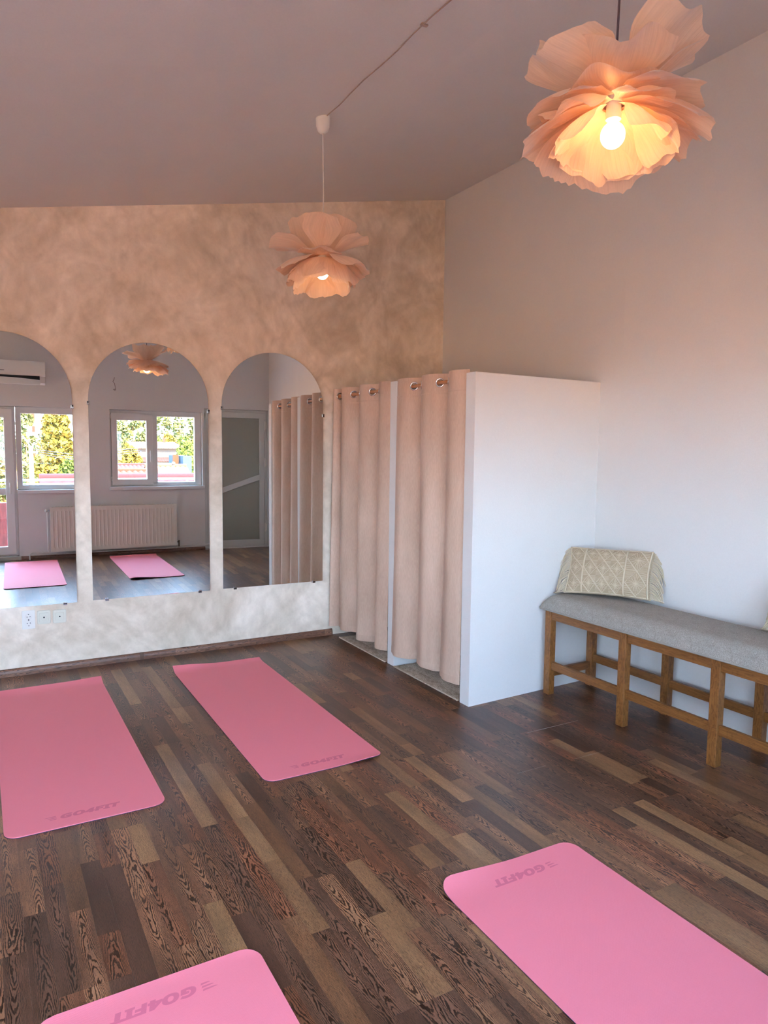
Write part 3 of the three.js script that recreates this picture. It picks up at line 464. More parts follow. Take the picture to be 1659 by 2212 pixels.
// ------------------------------------------------------------------ knotted cushions
{
  const canvasTex = makeTex(256, 256, (x, y) => { const k = 26 * (noise(x / 60, y / 2.2, 101) - 0.5) + 18 * (hash(x, y, 102) - 0.5) - (y % 6 < 1 ? 26 : 0); return [184 + k, 163 + k, 135 + k]; });
  const body = std({ map: rep(canvasTex, 2, 2), roughness: 0.95 }), cord = std({ color: 0xd3c2a6, roughness: 0.92 });
  function cushion(pos, yaw, lean, label, seed, roll = 0) {
    const t = thing('macrame_cushion', label, 'cushion', pos, yaw, 'knotted cotton cushions'); t.rotation.order = 'YXZ'; t.rotation.x = lean; t.rotation.z = roll; const r = rng(seed);
    const W = 0.52, H = 0.31, T = 0.075; // local: x across, y up, z out
    const prof = (q) => Math.pow(Math.max(0, 1 - Math.pow(Math.abs(q), 2.4)), 0.62);
    const S = (u, v, o = 0) => { const pin = 1 - 0.07 * (1 - Math.abs(v) ** 2) * Math.abs(u) ** 6, pv = 1 - 0.07 * (1 - u * u) * Math.abs(v) ** 6 * 0.9; return [u * W / 2 * pin, H / 2 + v * H / 2 * pv, T * prof(u) * prof(v) + o]; };
    const F = grid(30, 22, (u, v) => S(u * 2 - 1, v * 2 - 1)), B = grid(30, 22, (u, v) => { const p = S(1 - u * 2, v * 2 - 1); p[2] *= -0.85; return p; });
    part('cushion_body', [F, B], body, t);
    const thick = [], thin = [], line = (a, b, rad, list, n = 14, o = 0.003) => { const pts = []; for (let i = 0; i <= n; i++) { const q = i / n; pts.push(S(lerp(a[0], b[0], q), lerp(a[1], b[1], q), o)); } list.push(tube(pts, rad, 5)); };
    for (const u of [-0.56, 0.4, 0.93]) line([u, -0.97], [u, 0.97], 0.0055, thick, 20, 0.004);
    line([-0.97, -0.95], [-0.97, 0.95], 0.004, thick, 16); line([-0.95, 0.965], [0.95, 0.965], 0.003, thick, 20); line([-0.95, -0.965], [0.95, -0.965], 0.003, thick, 20);
    // lattice of diamonds between two of the cords: thick one way, twisted pairs the other, and a fan of threads in each diamond
    const lattice = (u0, u1, cu, cv, rad) => {
      const du = (u1 - u0) / cu, dv = 1.9 / cv;
      const seg = (a, b, R2, kind) => { if (kind) line(a, b, R2, thick, 8, 0.004); else { const m = 9; for (let i = 0; i < m; i++) { const q = (i + 0.5) / m, c = S(lerp(a[0], b[0], q), lerp(a[1], b[1], q), 0.003); thick.push(new THREE.SphereGeometry(R2 * 0.85, 6, 4).translate(...c)); } } };
      for (let i = 0; i < cu; i++) for (let j = 0; j < cv; j++) {
        const ca = [u0 + (i + 0.5) * du, -0.95 + (j + 0.5) * dv], l = [u0 + i * du, ca[1]], rt = [u0 + (i + 1) * du, ca[1]], up = [ca[0], ca[1] + dv / 2], dn = [ca[0], ca[1] - dv / 2];
        seg(up, rt, rad, true); seg(l, dn, rad, true); seg(l, up, rad, false); seg(dn, rt, rad, false);
        const K = 9; for (let k = 0; k < K; k++) { const q = (k / (K - 1)) * 2 - 1; line([ca[0] + q * 0.05 * du, ca[1]], [ca[0] + q * 0.42 * du, ca[1] + (1 - Math.abs(q)) * dv * 0.42], 0.0013, thin, 3, 0.0025); line([ca[0] + q * 0.05 * du, ca[1]], [ca[0] + q * 0.42 * du, ca[1] - (1 - Math.abs(q)) * dv * 0.42], 0.0013, thin, 3, 0.0025); }
        if (i < cu - 1 || true) for (let k = 0; k < 6; k++) { const q = (k + 0.5) / 6; const a = [lerp(ca[0], rt[0], q), lerp(up[1], rt[1], q)]; line(a, [rt[0], a[1] + 0.01], 0.0012, thin, 3, 0.002); const b = [lerp(ca[0], l[0], q), lerp(dn[1], l[1], q)]; line(b, [l[0], b[1]], 0.0012, thin, 3, 0.002); }
      }
    };
    lattice(-0.54, 0.38, 3, 3, 0.0038); lattice(0.43, 0.9, 1, 2, 0.0042); lattice(-0.94, -0.58, 1, 3, 0.0036);
    part('knotted_cords', thick, cord, t); part('fan_threads', thin, cord, t);
    // fringe along both short sides, hanging and splaying (down in the cushion's own tilted frame)
    const fr = [], g = new V3(0, -1, 0).applyEuler(new THREE.Euler(-lean, 0, 0));
    for (const sd of [-1, 1]) for (let i = 0; i < 46; i++) {
      const v = -0.95 + 1.9 * (i / 45), a = S(sd * 0.98, v), len = 0.10 + 0.05 * r(), base = new V3(...a), p = base.clone(), d = new V3(sd, 0.1 * (r() - 0.5), 0.25 * (r() - 0.3)).normalize(), pts = [p.clone()];
      for (let k = 0; k < 6; k++) { d.addScaledVector(g, 0.34 + 0.1 * r()).normalize(); if (k > 1) { d.x += 0.16 * (r() - 0.5); d.z += 0.16 * (r() - 0.5); } p.addScaledVector(d, len / 6); if (p.y < 0.004) p.y = 0.004 + 0.004 * r(); pts.push(p.clone()); }
      fr.push(tube(pts, 0.0023, 4));
    }
    part('fringe', fr, cord, t);
  }
  cushion([3.275, 0.645, 2.165], Math.atan2(-0.875, 0.484), -0.5, 'beige knotted cushion leaning in the bench corner', 21, 0.02);
  cushion([3.335, 0.655, 3.425], -PI / 2, -0.45, 'beige knotted cushion at the photo right edge, only fringe showing', 22);
}

// ------------------------------------------------------------------ paper flower lamps
const crepe = makeTex(256, 256, (x, y) => { const k = 12 * (noise(x / 2.2, y / 70, 111) - 0.5) + 12 * (fbm(x / 30, y / 60, 112) - 0.5); return [243 + k, 212 + k, 184 + k]; });
const crepeBump = makeTex(256, 256, (x, y) => { const v = 128 + 110 * (noise(x / 2.2, y / 60, 111) - 0.5); return [v, v, v]; }, false);
M.petal = phy({ map: crepe, bumpMap: crepeBump, bumpScale: 0.0015, roughness: 1, transmission: 0.48, thickness: 0, side: THREE.DoubleSide });
M.bulb = std({ color: 0xffffff, emissive: new THREE.Color(1, 0.86, 0.62), emissiveIntensity: 3, roughness: 0.4 });
M.cableWhite = std({ color: 0xd9d2cb, roughness: 0.5 });
function petal({ L, W, a0, a1, r0, y0, az, cup = 1, seed = 1, rag = 0.5, roll = 0, tip = 0.22 }) {
  const D = PI / 180, nu = 20, nv = 16, spine = [[r0, y0, a0]], step = 1 / 40;
  for (let i = 1; i <= 48; i++) { const q = i * step, a = lerp(a0, a1, Math.pow(Math.min(q, 1.15), 0.9)), p = spine[i - 1]; spine.push([p[0] + Math.cos(a * D) * L * step, p[1] + Math.sin(a * D) * L * step, a]); }
  const at = (v) => { const f = clamp(v / step, 0, 47.999), i = Math.floor(f), t = f - i, p = spine[i], q = spine[i + 1]; return [lerp(p[0], q[0], t), lerp(p[1], q[1], t), lerp(p[2], q[2], t)]; };
  const Rc = W * 0.62 / cup, ca = Math.cos(az), sa = Math.sin(az);
  return grid(nu, nv, (uu, v) => {
    const u = uu * 2 - 1, edge = 1 - tip * u * u + 0.07 * rag * (noise(u * 2.6 + 9, seed, seed) - 0.5) * 2 + 0.03 * rag * (noise(u * 9 + 3, seed, seed + 3) - 0.5) * 2;
    const [rad, y, a] = at(v * edge), vv = v * edge, hw = (W / 2) * (0.30 + 0.70 * smooth(0, 0.55, vv)) * (1 - 0.10 * smooth(0.75, 1.05, vv));
    const s = u * hw * (1 + 0.03 * (noise(v * 5, seed + 5, seed) - 0.5)), q = clamp(s / Rc, -1.5, 1.5), lat = Rc * Math.sin(q), inn = Rc * (1 - Math.cos(q));
    const rip = (0.010 * Math.sin(u * 5.5 + seed * 1.7) + 0.014 * (noise(u * 2.2 + 5, v * 2.2, seed + 8) - 0.5) * 2) * smooth(0.15, 1, v);
    // the petal's normal in the (radial, y) plane, pointing to the lamp's inside
    const nx = Math.sin(a * D), ny = -Math.cos(a * D), k = inn + rip, R2 = rad + nx * k + roll * lat * 0, Y = y + ny * k + roll * lat;
    return [R2 * ca - lat * sa, Y, R2 * sa + lat * ca];
  });
}
function lamp(pos, label, tiers, opt) {
  const t = thing('pendant_lamp', label, 'pendant lamp', pos, 0, 'paper flower pendant lamps'), cy = ceilY(pos[0]) - pos[1];
  for (const q of tiers) part('petal', petal(q), M.petal, t);
  const bulb = part('bulb', new THREE.SphereGeometry(0.035, 28, 20).scale(1, 1.06, 1), M.bulb, t);
  const socket = part('bulb_holder', [cyl(0.02, 0.022, 0.07, 0, 0.078, 0), cyl(0.012, 0.018, 0.03, 0, 0.125, 0)], M.whitePlastic, t);
  part('cord', tube([[0, 0.13, 0], [0.004, cy * 0.5, 0.003], [0, cy - 0.08, 0]], 0.0032, 8), opt.cord, t);
  const can = new THREE.LatheGeometry([[0, -0.086], [0.016, -0.085], [0.028, -0.074], [0.036, -0.05], [0.038, -0.012], [0.037, 0.004]].map((p) => new THREE.Vector2(...p)), 28).translate(0, cy + 0.004, 0);
  part('ceiling_cup', can, M.whitePlastic, t);
  const l = new THREE.PointLight(new THREE.Color(1, 0.5, 0.14), opt.power); l.position.set(0, 0, 0); l.castShadow = true; l.shadow.radius = 2; l.name = 'bulb_glow'; t.add(l);
  return t;
}
{
  const T1 = [], D = PI / 180, toCam = Math.atan2(5.186 - 3.65, -1.62); // direction from the large lamp to the room's open side
  const r = rng(31);
  // crown of petals standing up and out
  const crown = [[-64, 0.27, 0.31, 40, 30], [-8, 0.23, 0.28, 26, 4], [50, 0.26, 0.32, 26, 16], [116, 0.27, 0.30, 44, 32], [176, 0.28, 0.30, 50, 38], [238, 0.27, 0.29, 40, 28]];
  crown.forEach(([d, L, W, a0, a1], i) => T1.push({ L, W, a0, a1, r0: 0.035, y0: 0.10, az: toCam + d * D, cup: -0.5, seed: 3 + i, rag: 0.7 }));
  const mid = [[4, 0.20, 0.28, 20, -22], [60, 0.25, 0.30, 10, -36], [118, 0.27, 0.30, 6, -38], [176, 0.27, 0.30, 10, -36], [236, 0.27, 0.30, 8, -38], [302, 0.25, 0.30, 12, -34]];
  mid.forEach(([d, L, W, a0, a1], i) => T1.push({ L, W, a0, a1, r0: 0.03, y0: 0.10, az: toCam + d * D, cup: 0.7, seed: 13 + i, rag: 1 }));
  const low = [[52, 0.21, 0.24, 4, -34], [96, 0.27, 0.28, 0, -40], [142, 0.28, 0.30, -4, -46], [188, 0.30, 0.31, -6, -52], [234, 0.28, 0.29, -4, -44], [278, 0.28, 0.28, 0, -42], [322, 0.20, 0.22, 6, -30]];
  low.forEach(([d, L, W, a0, a1], i) => T1.push({ L, W, a0, a1, r0: 0.03, y0: 0.082, az: toCam + d * D, cup: 0.7, seed: 23 + i, rag: 1.4 }));
  [[70, 0.20, 0.22], [118, 0.22, 0.25], [166, 0.24, 0.28], [212, 0.245, 0.27], [258, 0.22, 0.24], [300, 0.19, 0.20]].forEach(([d, L, W], i) => T1.push({ L, W, a0: -12, a1: -64, r0: 0.03, y0: 0.075, az: toCam + d * D, cup: 0.8, seed: 33 + i, rag: 1.3 }));
  T1.forEach((q) => { q.L *= 0.92; q.W *= 0.95; });
  lamp([1.62, 2.43, 3.65], 'large glowing orange paper flower lamp near the camera', T1, { power: 0.15, cord: std({ color: 0x5a4a52, roughness: 0.6 }) });

  const T2 = [], c2 = Math.atan2(5.186 - 1.567, -1.657);
  [[-150, 0.22, 0.28, 52, 36], [-86, 0.24, 0.27, 30, 12], [-30, 0.225, 0.33, 58, 52], [32, 0.225, 0.33, 60, 52], [90, 0.27, 0.29, 26, -6], [150, 0.22, 0.28, 52, 36]].forEach(([d, L, W, a0, a1], i) => T2.push({ L, W, a0, a1, r0: 0.03, y0: 0.085, az: c2 + d * D, cup: -0.5, seed: 53 + i, rag: 0.4 }));
  [[8, 0.15, 0.25, 40, -40], [-60, 0.27, 0.29, 8, -44], [72, 0.25, 0.29, 6, -50], [130, 0.24, 0.27, 8, -46], [188, 0.24, 0.26, 8, -46], [-118, 0.24, 0.26, 8, -46]].forEach(([d, L, W, a0, a1], i) => T2.push({ L, W, a0, a1, r0: 0.025, y0: 0.085, az: c2 + d * D, cup: 0.7, seed: 63 + i, rag: 1 }));
  [[-46, 0.24, 0.30, 2, -78], [4, 0.235, 0.27, 2, -82], [46, 0.24, 0.32, 2, -80], [96, 0.23, 0.26, 0, -74], [150, 0.23, 0.26, 0, -74], [204, 0.23, 0.26, 0, -74], [-96, 0.23, 0.26, 0, -74]].forEach(([d, L, W, a0, a1], i) => T2.push({ L, W, a0, a1, r0: 0.025, y0: 0.075, az: c2 + d * D, cup: 0.85, seed: 73 + i, rag: 0.8 }));
  [[-66, 0.22, 0.2], [70, 0.22, 0.2], [115, 0.23, 0.22], [172, 0.235, 0.26], [232, 0.23, 0.22]].forEach(([d, L, W], i) => T2.push({ L, W, a0: -16, a1: -84, r0: 0.025, y0: 0.07, az: c2 + d * D, cup: 1.0, seed: 83 + i, rag: 0.9 }));
  lamp([1.657, 2.475, 1.567], 'smaller pale paper flower lamp hanging before the plaster wall', T2, { power: 0.032, cord: M.cableWhite });
  // cable pinned along the ceiling between the two ceiling cups
  const cb = []; for (let i = 0; i <= 14; i++) { const z = lerp(1.6, 3.63, i / 14), x = 1.664 + 0.006 * Math.sin(i * 1.7) + (z - 1.6) * 0.004; cb.push([x, ceilY(x) - 0.0045, z]); }
  single('ceiling_cable', 'thin brown cable running along the ceiling between the lamps', 'cable', [tube(cb, 0.0026, 6), rbox(1.652, 1.684, ceilY(1.668) - 0.010, ceilY(1.668) - 0.003, 2.54, 2.556, 0.002)], std({ color: 0xa98f80, roughness: 0.6 }));
}

// ------------------------------------------------------------------ radiator, pipes, air conditioner and loose wire on the far wall
{
  const t = thing('radiator', 'cream ribbed panel radiator under the casement window', 'radiator', [0.63, 0.1, ZB]);
  const L = 1.625, H = 0.6, n = 31, pitch = (L - 0.06) / n;
  part('back_panel', rbox(0, L, 0, H - 0.01, -0.052, -0.040, 0.003), M.radiator, t);
  const sh = []; for (let k = 0; k <= n * 8; k++) { const x = 0.03 + (k / 8) * pitch; sh.push([x, 0.012 * smooth(0.15, 0.85, 0.5 - 0.5 * Math.cos((k / 8) * 2 * PI))]); }
  const rows = [[0.0, 0], [0.05, 0], [0.066, 1], [H - 0.066, 1], [H - 0.05, 0], [H, 0]];
  const xs = [[0, 0], ...sh, [L, 0]];
  const g = grid(xs.length - 1, rows.length - 1, (u, v) => { const [x, d] = xs[Math.round(u * (xs.length - 1))], [y, k] = rows[Math.round(v * (rows.length - 1))]; return [x, y, -0.108 + d * k]; });
  part('front_panel', [g, box(0, L, 0, H, -0.104, -0.096)], std({ color: 0xe6e0d0, roughness: 0.4, side: THREE.DoubleSide }), t);
  part('side_cover', rbox(-0.004, 0.0, 0.004, H, -0.106, -0.04, 0.001), M.radiator, t); part('side_cover', rbox(L, L + 0.004, 0.004, H, -0.106, -0.04, 0.001), M.radiator, t);
  const slots = []; for (let i = 0; i < 40; i++) slots.push(box(0.02 + i * (L - 0.04) / 40, 0.02 + (i + 0.55) * (L - 0.04) / 40, H - 0.006, H + 0.001, -0.098, -0.046)); slots.push(box(0, L, H - 0.006, H + 0.002, -0.104, -0.098), box(0, L, H - 0.006, H + 0.002, -0.046, -0.04)); part('top_grille', slots, M.radiator, t);
  for (const x of [0.2, L - 0.23]) part('bracket', rbox(x, x + 0.03, 0.1, 0.5, -0.04, -0.001, 0.002), M.steel, t);
  const v = part('valve', [tube([[0, 0.555, -0.07], [-0.035, 0.555, -0.07]], 0.01, 10)], M.steel, t); part('valve_knob', tube([[-0.05, 0.555, -0.062], [-0.05, 0.553, -0.13]], (q) => 0.021 - 0.004 * q, 14), M.whitePlastic, v);
  part('bleed_plug', [tube([[L, 0.045, -0.07], [L + 0.035, 0.045, -0.07], [L + 0.035, -0.02, -0.07]], 0.01, 10), tube([[L + 0.035, 0.05, -0.07], [L + 0.035, 0.07, -0.07]], 0.014, 10)], std({ color: 0x6a6558, metalness: 0.6, roughness: 0.4 }), t);
  single('heating_pipe', 'white heating pipes running low along the wall', 'pipe', [tube([[0.595, 0.652, ZB - 0.07], [0.595, 0.10, ZB - 0.062], [0.6, 0.088, ZB - 0.045]], 0.008, 10), tube([[0.37, 0.0, ZB - 0.05], [0.37, 0.075, ZB - 0.05], [0.39, 0.092, ZB - 0.045], [2.4, 0.088, ZB - 0.045], [2.74, 0.085, ZB - 0.045]], 0.008, 10), tube([[0.40, 0.062, ZB - 0.045], [2.27, 0.06, ZB - 0.045], [2.29, 0.08, ZB - 0.07]], 0.008, 10)], M.pipe);
}
{
  const t = thing('air_conditioner', 'white air conditioner mounted above the balcony window', 'air conditioner', [-0.2, 2.31, ZB]);
  const W = 0.81, s = new THREE.Shape(); // side profile in (depth, y)
  s.moveTo(0, 0.02); s.lineTo(0.12, 0.0); s.lineTo(0.165, 0.02); s.lineTo(0.172, 0.105); s.lineTo(0.198, 0.118); s.quadraticCurveTo(0.215, 0.135, 0.212, 0.2); s.quadraticCurveTo(0.21, 0.275, 0.19, 0.285); s.lineTo(0, 0.285); s.closePath();
  const g = new THREE.ExtrudeGeometry(s, { depth: W, bevelEnabled: true, bevelThickness: 0.006, bevelSize: 0.005, bevelSegments: 3, curveSegments: 8 }).rotateY(PI / 2);
  part('body', uvm(g), M.whitePlastic, t);
  part('air_outlet', box(0.02, W - 0.06, 0.03, 0.108, -0.184, -0.176), M.black, t);
  { const lv = grid(40, 6, (u, v) => { const x = lerp(0.02, W - 0.055, u), y = lerp(-0.004, 0.056 + 0.022 * Math.sin(PI * Math.pow(u, 0.8)), v); return [x, y, -0.196 + 0.012 * v * v]; }); part('louvre', [lv, lv.clone().translate(0, 0, 0.004)], std({ color: 0xe8e4dc, roughness: 0.35, side: THREE.DoubleSide }), t); }
  part('display', rbox(0.29, 0.345, 0.155, 0.162, -0.222, -0.216, 0.002), M.black, t);
}
single('loose_wire', 'bent brown wires sticking out of the wall above the window', 'wire', [tube([[1.46, 2.47, ZB - 0.002], [1.452, 2.44, ZB - 0.02], [1.435, 2.41, ZB - 0.03], [1.455, 2.39, ZB - 0.035], [1.462, 2.35, ZB - 0.03], [1.47, 2.31, ZB - 0.025], [1.44, 2.302, ZB - 0.03]], 0.0032, 6), tube([[1.47, 2.31, ZB - 0.025], [1.462, 2.29, ZB - 0.03], [1.445, 2.30, ZB - 0.035]], 0.0032, 6)], std({ color: 0x6b4a3c, roughness: 0.6 }));

// ------------------------------------------------------------------ balcony and neighbourhood seen through the windows
{
  struct('balcony_floor', 'concrete balcony slab outside the windows', 'balcony', box(-3.2, 4.4, -0.25, -0.03, ZB + 0.29, 6.86), std({ color: 0x9a8f84, roughness: 0.9 }));
  const b = thing('balcony_railing', 'salmon balcony parapet topped by a steel handrail', 'railing', [0.6, -0.03, 6.75]);
  const pt = makeTex(256, 256, (x, y) => { const k = 40 * (noise(x / 3, y / 60, 121) - 0.5) + 22 * (fbm(x / 30, y / 30, 122) - 0.5); return [120 + k, 50 + k * 0.5, 44 + k * 0.5]; });
  part('parapet', box(-3.6, 3.6, 0, 0.70, -0.05, 0.05), std({ map: rep(pt, 2, 2), roughness: 0.9 }), b);
  part('handrail', [tube([[-3.6, 1.03, 0], [3.6, 1.03, 0]], 0.02, 12), tube([[-3.6, 0.975, 0.0], [3.6, 0.975, 0.0]], 0.008, 8)], M.steel, b);
  for (let x = -3.55; x < 3.6; x += 1.42) part('post', tube([[x, 0.7, 0], [x, 1.02, 0]], 0.014, 10), M.steel, b);
}
// corrugated tile roof between two edges given by corners a-b (eave) and d-c (ridge)
function tileSheet(a, b, c, d, pitch, amp) {
  const A = new V3(...a), B = new V3(...b), Cc = new V3(...c), Dd = new V3(...d), nrm = new V3().crossVectors(new V3().subVectors(B, A), new V3().subVectors(Dd, A)).normalize(); if (nrm.y < 0) nrm.negate();
  const nu = Math.min(240, Math.round(A.distanceTo(B) / pitch * 6)), rows = Math.min(24, Math.round(A.distanceTo(Dd) / 0.35)), nv = rows * 2, p = new V3(), q = new V3();
  return grid(nu, nv, (u, v) => { p.lerpVectors(A, B, u); q.lerpVectors(Dd, Cc, u); p.lerp(q, v); const step = (Math.round(v * nv) % 2) * 0.05; p.addScaledVector(nrm, amp * Math.abs(Math.sin(u * nu / 6 * PI)) + (v < 1 ? step * 0.6 : 0)); return [p.x, p.y, p.z]; });
}
const dbl = (c, r = 0.8) => std({ color: c, roughness: r, side: THREE.DoubleSide });
M.redRoof = dbl(0x3a0b14, 1); M.orangeRoof = dbl(0x3c180c, 1); M.maroonRoof = dbl(0x301010, 1); M.houseWhite = std({ color: 0x4a4742, roughness: 1 }); M.houseBlue = std({ color: 0x1f2f38, roughness: 1 }); M.houseSalmon = std({ color: 0x3a2418, roughness: 1 }); M.rust = std({ color: 0x3c1e0c, roughness: 1 });
function gable(name, label, x0, x1, z0, z1, eave, ridge, zr, wallMat, roofMat, cat = 'house') {
  const t = thing(name, label, cat, [(x0 + x1) / 2, -6, (z0 + z1) / 2]), X = (x1 - x0) / 2, Z = (z1 - z0) / 2, e = eave + 6, rg = ridge + 6, r = zr - (z0 + z1) / 2, o = 0.35;
  const s = new THREE.Shape(); s.moveTo(-Z, 0); s.lineTo(Z, 0); s.lineTo(Z, e - 0.08); s.lineTo(r, rg - 0.1); s.lineTo(-Z, e - 0.08); s.closePath();
  part('walls', uvm(new THREE.ExtrudeGeometry(s, { depth: 2 * X, bevelEnabled: false }).rotateY(-PI / 2).translate(X, 0, 0)), wallMat, t);
  const k = (rg - e) / (r + Z), k2 = (rg - e) / (Z - r);
  part('roof', [tileSheet([-X - o, e - k * o, -Z - o], [X + o, e - k * o, -Z - o], [X + o, rg, r], [-X - o, rg, r], 0.24, 0.06), tileSheet([-X - o, e - k2 * o, Z + o], [X + o, e - k2 * o, Z + o], [X + o, rg, r], [-X - o, rg, r], 0.24, 0.06)], roofMat, t);
  part('ridge_tiles', tube([[-X - o, rg + 0.03, r], [X + o, rg + 0.03, r]], 0.11, 8), roofMat, t);
  return t;
}
gable('near_house', 'neighbouring house with a bright red tiled roof just beyond the balcony', 1.15, 9.2, 9.6, 17.6, -1.6, 0.70, 14, M.houseWhite, M.redRoof);
gable('long_house', 'long house with a maroon tiled roof behind the sheds', 4.85, 7.2, 38.5, 43.5, -0.4, 0.36, 41, M.houseSalmon, M.maroonRoof);
{ // rusty sheds between
  const a = gable('shed', 'shed with a rusty orange gable roof', 3.9, 5.5, 26, 29, -0.1, 0.44, 27.5, M.rust, M.orangeRoof, 'shed');
  part('vent_pipe', tube([[0.55, 6.2, -1.4], [0.55, 6.68, -1.4]], 0.05, 10), M.houseWhite, a);
  const b = gable('shed', 'tin shed leaning beside the blue wall', 6.2, 7.5, 29.5, 32.5, 0.0, 0.55, 31, std({ color: 0x4a4744, roughness: 1 }), dbl(0x4a2c1c, 1), 'shed');
  part('vent_pipe', [tube([[0.1, 6.3, -1.4], [0.1, 6.72, -1.4]], 0.05, 10), new THREE.SphereGeometry(0.09, 10, 8).translate(0.1, 6.74, -1.4)], M.houseWhite, b);
  const w = thing('outbuilding', 'pale blue flat-roofed outbuilding', 'building', [8.1, -6, 36]); part('walls', [box(-0.7, 0.25, 0, 6.6, -2, 2), box(0.22, 0.68, 0, 7.05, -2, 2)], M.houseBlue, w); part('chimney', rbox(-0.15, 0.15, 6.6, 7.1, -1.2, -0.9, 0.01), M.rust, w);
}
{ // white house with a hipped red roof
  const t = thing('white_house', 'large white house with a hipped red roof far behind', 'house', [17.7, -6, 95]);
  part('walls', box(-3.0, 3.25, 0, 7.3, -4, 4), M.houseWhite, t);
  part('porch_roof', tileSheet([-2.9, 5.6, -5.2], [0.8, 5.6, -5.2], [0.8, 6.15, -4], [-2.9, 6.15, -4], 0.3, 0.05), M.maroonRoof, t);
  part('shutter', box(-3.05, -2.8, 5.6, 7.0, -4.06, -4), std({ color: 0x3f464c, roughness: 0.8 }), t); part('wall_bay', box(0.8, 1.3, 5.2, 6.5, -5, -4), M.houseSalmon, t);
  const e = 7.3, rg = 8.15; part('roof', [tileSheet([-3.6, e, -4.5], [2.6, e, -4.5], [2.1, rg, 0], [-4.1, rg, 0], 0.3, 0.07), tileSheet([-4.4, e - 0.9, -4.4], [-3.6, e, -4.5], [-4.1, rg, 0], [-4.2, rg, 0.1], 0.3, 0.05)], M.orangeRoof, t);
  for (const x of [-1.6, 0.6]) part('chimney', rbox(x, x + 0.3, 7.9, 8.8, -0.4, 0, 0.02), M.houseSalmon, t);
}
{ // striped factory chimney
  const t = thing('factory_chimney', 'tall red and white striped factory chimney', 'chimney', [7.75, -6, 260]);
  for (let i = 0; i < 9; i++) part('band', cyl(0.5, 0.52, 2.05, 0, 1 + i * 2.0, 0, 16), i % 2 ? M.houseWhite : M.orangeRoof, t);
}
{ // utility pole with lamp arms and wires
  const t = thing('utility_pole', 'concrete utility pole with bracket arms and wires', 'pole', [0.79, -6, 20]);
  part('pole', tube([[0.02, 0, 0], [0, 7.5, 0]], (q) => 0.12 - 0.06 * q, 10), std({ color: 0xa89f8c, roughness: 0.9 }), t);
  part('bracket_arm', [tube([[0, 7.45, 0], [-0.08, 7.6, 0], [-0.22, 7.82, 0]], 0.022, 6), tube([[-0.12, 7.3, 0], [0.12, 7.3, 0]], 0.03, 6), tube([[0.03, 7.4, 0], [0.1, 7.62, 0]], 0.018, 6)], M.steel, t);
  part('wire', [0, 1, 2].map((k) => tube([[0.05 * k - 0.05, 7.3 + k * 0.05, 0], [1.5, 7.0 + k * 0.1, 4], [5, 7.25 + k * 0.1, 12]], 0.012, 4)), M.black, t);
}
// trees: crowns of many small leaf blades round a trunk
const leafMat = (c) => std({ color: c, roughness: 0.9, side: THREE.DoubleSide });
M.leafYellow = leafMat(0x59510c); M.leafGreen = leafMat(0x3c4c0c); M.leafPale = leafMat(0x49532a); M.bark = std({ color: 0x6b5236, roughness: 1 });
function blades(n, seed, place, size) {
  const r = rng(seed), pos = [], nor = []; const a = new V3(), b = new V3(), c = new V3();
  for (let i = 0; i < n; i++) {
    const p = place(r); if (!p) continue; const s = size * (0.6 + 0.8 * r());
    a.set(r() - 0.5, r() - 0.5, r() - 0.5).normalize(); b.set(r() - 0.5, r() - 0.5, r() - 0.5).cross(a).normalize();
    const Q = [[-0.5, 0], [0, -0.34], [0.5, 0], [0, 0.34]].map(([u, v]) => [p[0] + a.x * u * s * 1.5 + b.x * v * s * 1.5, p[1] + a.y * u * s * 1.5 + b.y * v * s * 1.5, p[2] + a.z * u * s * 1.5 + b.z * v * s * 1.5]);
    c.crossVectors(a, b); for (const k of [0, 1, 2, 0, 2, 3]) { pos.push(...Q[k]); nor.push(c.x, c.y, c.z); }
  }
  const g = new THREE.BufferGeometry(); g.setAttribute('position', new THREE.Float32BufferAttribute(pos, 3)); g.setAttribute('normal', new THREE.Float32BufferAttribute(nor, 3)); return g;
}
function tree(name, label, x, z, top, rx, mat, kind, seed, low = -5, n = 2600, size = 0.32, group) {
  const t = thing(name, label, 'tree', [x, -6, z], 0, group), H = top + 6, L = low + 6;
  part('trunk', tube([[0, 0, 0], [0.06 * rx, H * 0.5, 0], [0, H * 0.93, 0]], (q) => lerp(0.16, 0.03, q) * Math.max(1, rx * 0.5), 8), M.bark, t);
  const place = kind === 'cone' ? (r) => { const q = Math.pow(r(), 0.7), y = lerp(H, L, q), lobe = 0.9 + 0.1 * Math.sin(y * 7.5), R = rx * (0.10 + 0.90 * q) * lobe * Math.sqrt(0.35 + 0.65 * r()), a = r() * 2 * PI; return [R * Math.cos(a), y - 0.18 * R, R * Math.sin(a)]; }
    : kind === 'poplar' ? (r) => { const q = r(), y = lerp(L, H, q), w = rx * Math.pow(Math.sin(PI * clamp(q * 0.9 + 0.08)), 0.6), a = r() * 2 * PI, R = w * Math.sqrt(r()); if (noise(a * 1.3 + seed, y * 1.1, seed) < 0.47) return null; return [R * Math.cos(a), y, R * Math.sin(a)]; }
    : (r) => { const a = r() * 2 * PI, c = r() * 2 - 1, s = Math.sqrt(1 - c * c), k = 0.86 + 0.3 * (noise(a * 2, c * 3, seed) - 0.5), q = 0.75 + 0.25 * Math.cbrt(r()); return [rx * k * s * Math.cos(a) * q, lerp(L, H, 0.5 + 0.5 * c * k * q), rx * k * s * Math.sin(a) * q]; };
  part('foliage', blades(n, seed, place, size), mat, t);
}
tree('conifer', 'big golden conifer filling the balcony window', 3.15, 50, 6.4, 2.7, M.leafYellow, 'cone', 5, -4.5, 9000, 0.22);
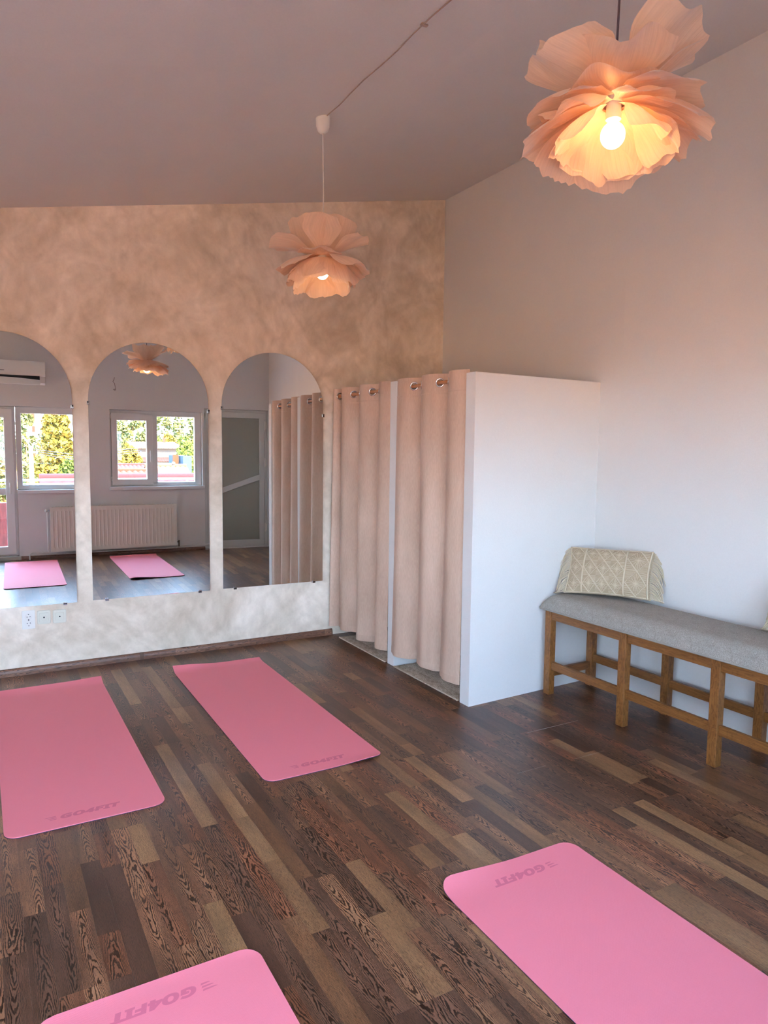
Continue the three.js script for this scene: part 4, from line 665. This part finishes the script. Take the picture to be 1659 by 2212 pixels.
tree('broadleaf_tree', 'green tree right of the golden conifer', 3.2, 37, 1.15, 0.85, M.leafGreen, 'round', 6, -3.4, 2600, 0.16);
tree('bush_tree', 'low yellow-green tree at the foot of the conifer', 1.9, 34, -0.1, 0.9, M.leafYellow, 'round', 7, -3.5, 2200, 0.18);
tree('bush_tree', 'low yellow-green tree beside the utility pole', 0.45, 30, -0.2, 0.75, M.leafYellow, 'round', 8, -3.5, 2000, 0.16);
tree('bush_tree', 'yellow-green hedge tree below the balcony door', 0.0, 13, -0.75, 1.0, M.leafYellow, 'round', 9, -3.4, 2200, 0.13);
tree('broadleaf_tree', 'round yellow-green tree beside the red roofed white house', 9.0, 62, 1.9, 1.75, M.leafYellow, 'round', 10, -3, 4200, 0.24);
tree('broadleaf_tree', 'green tree at the right edge of the casement window', 9.95, 41, 2.1, 1.0, M.leafGreen, 'round', 11, -3, 3200, 0.2);
tree('broadleaf_tree', 'pale tree left of the striped chimney', 1.8, 80, 5.6, 1.25, M.leafPale, 'poplar', 12, -3, 2600, 0.34);
tree('broadleaf_tree', 'pale tree seen through the balcony door', -0.35, 60, 4.4, 1.1, M.leafPale, 'poplar', 13, -3, 2600, 0.3);
[[17.0, 8.2, 1.7], [19.4, 9, 1.9], [21.6, 7.4, 1.6], [24.7, 9, 1.9], [27.9, 9.2, 1.6], [30.6, 8.8, 1.9]].forEach(([x, top, rx], i) => tree('poplar', ['tall thin poplar farthest left in the casement window', 'tall poplar left of the window handle', 'short poplar above the red roof', 'tall poplar right of the window middle bar', 'thin poplar above the house end', 'tall poplar at the casement window right edge'][i], x * (1 + 0.06 * (i % 3) * 0.5), 130 + 5 * (i % 3), top, rx, M.leafPale, 'poplar', 20 + i, -3, 2400, 0.45, 'poplars on the skyline'));
[[20.2, 3.4], [22.4, 3.9], [24.6, 3.7], [26.6, 3.3]].forEach(([x, top], i) => tree('broadleaf_tree', ['rounded tree behind the white house chimney', 'rounded tree rising highest behind the white house', 'rounded tree behind the white house right end', 'rounded tree farthest right behind the houses'][i], x * (1 + 0.04 * (i % 2)), 112 + 5 * (i % 2), top, 1.7, i % 2 ? M.leafYellow : M.leafGreen, 'round', 40 + i, -3, 2400, 0.34, 'trees behind the white house'));

renderer.render(scene, camera);
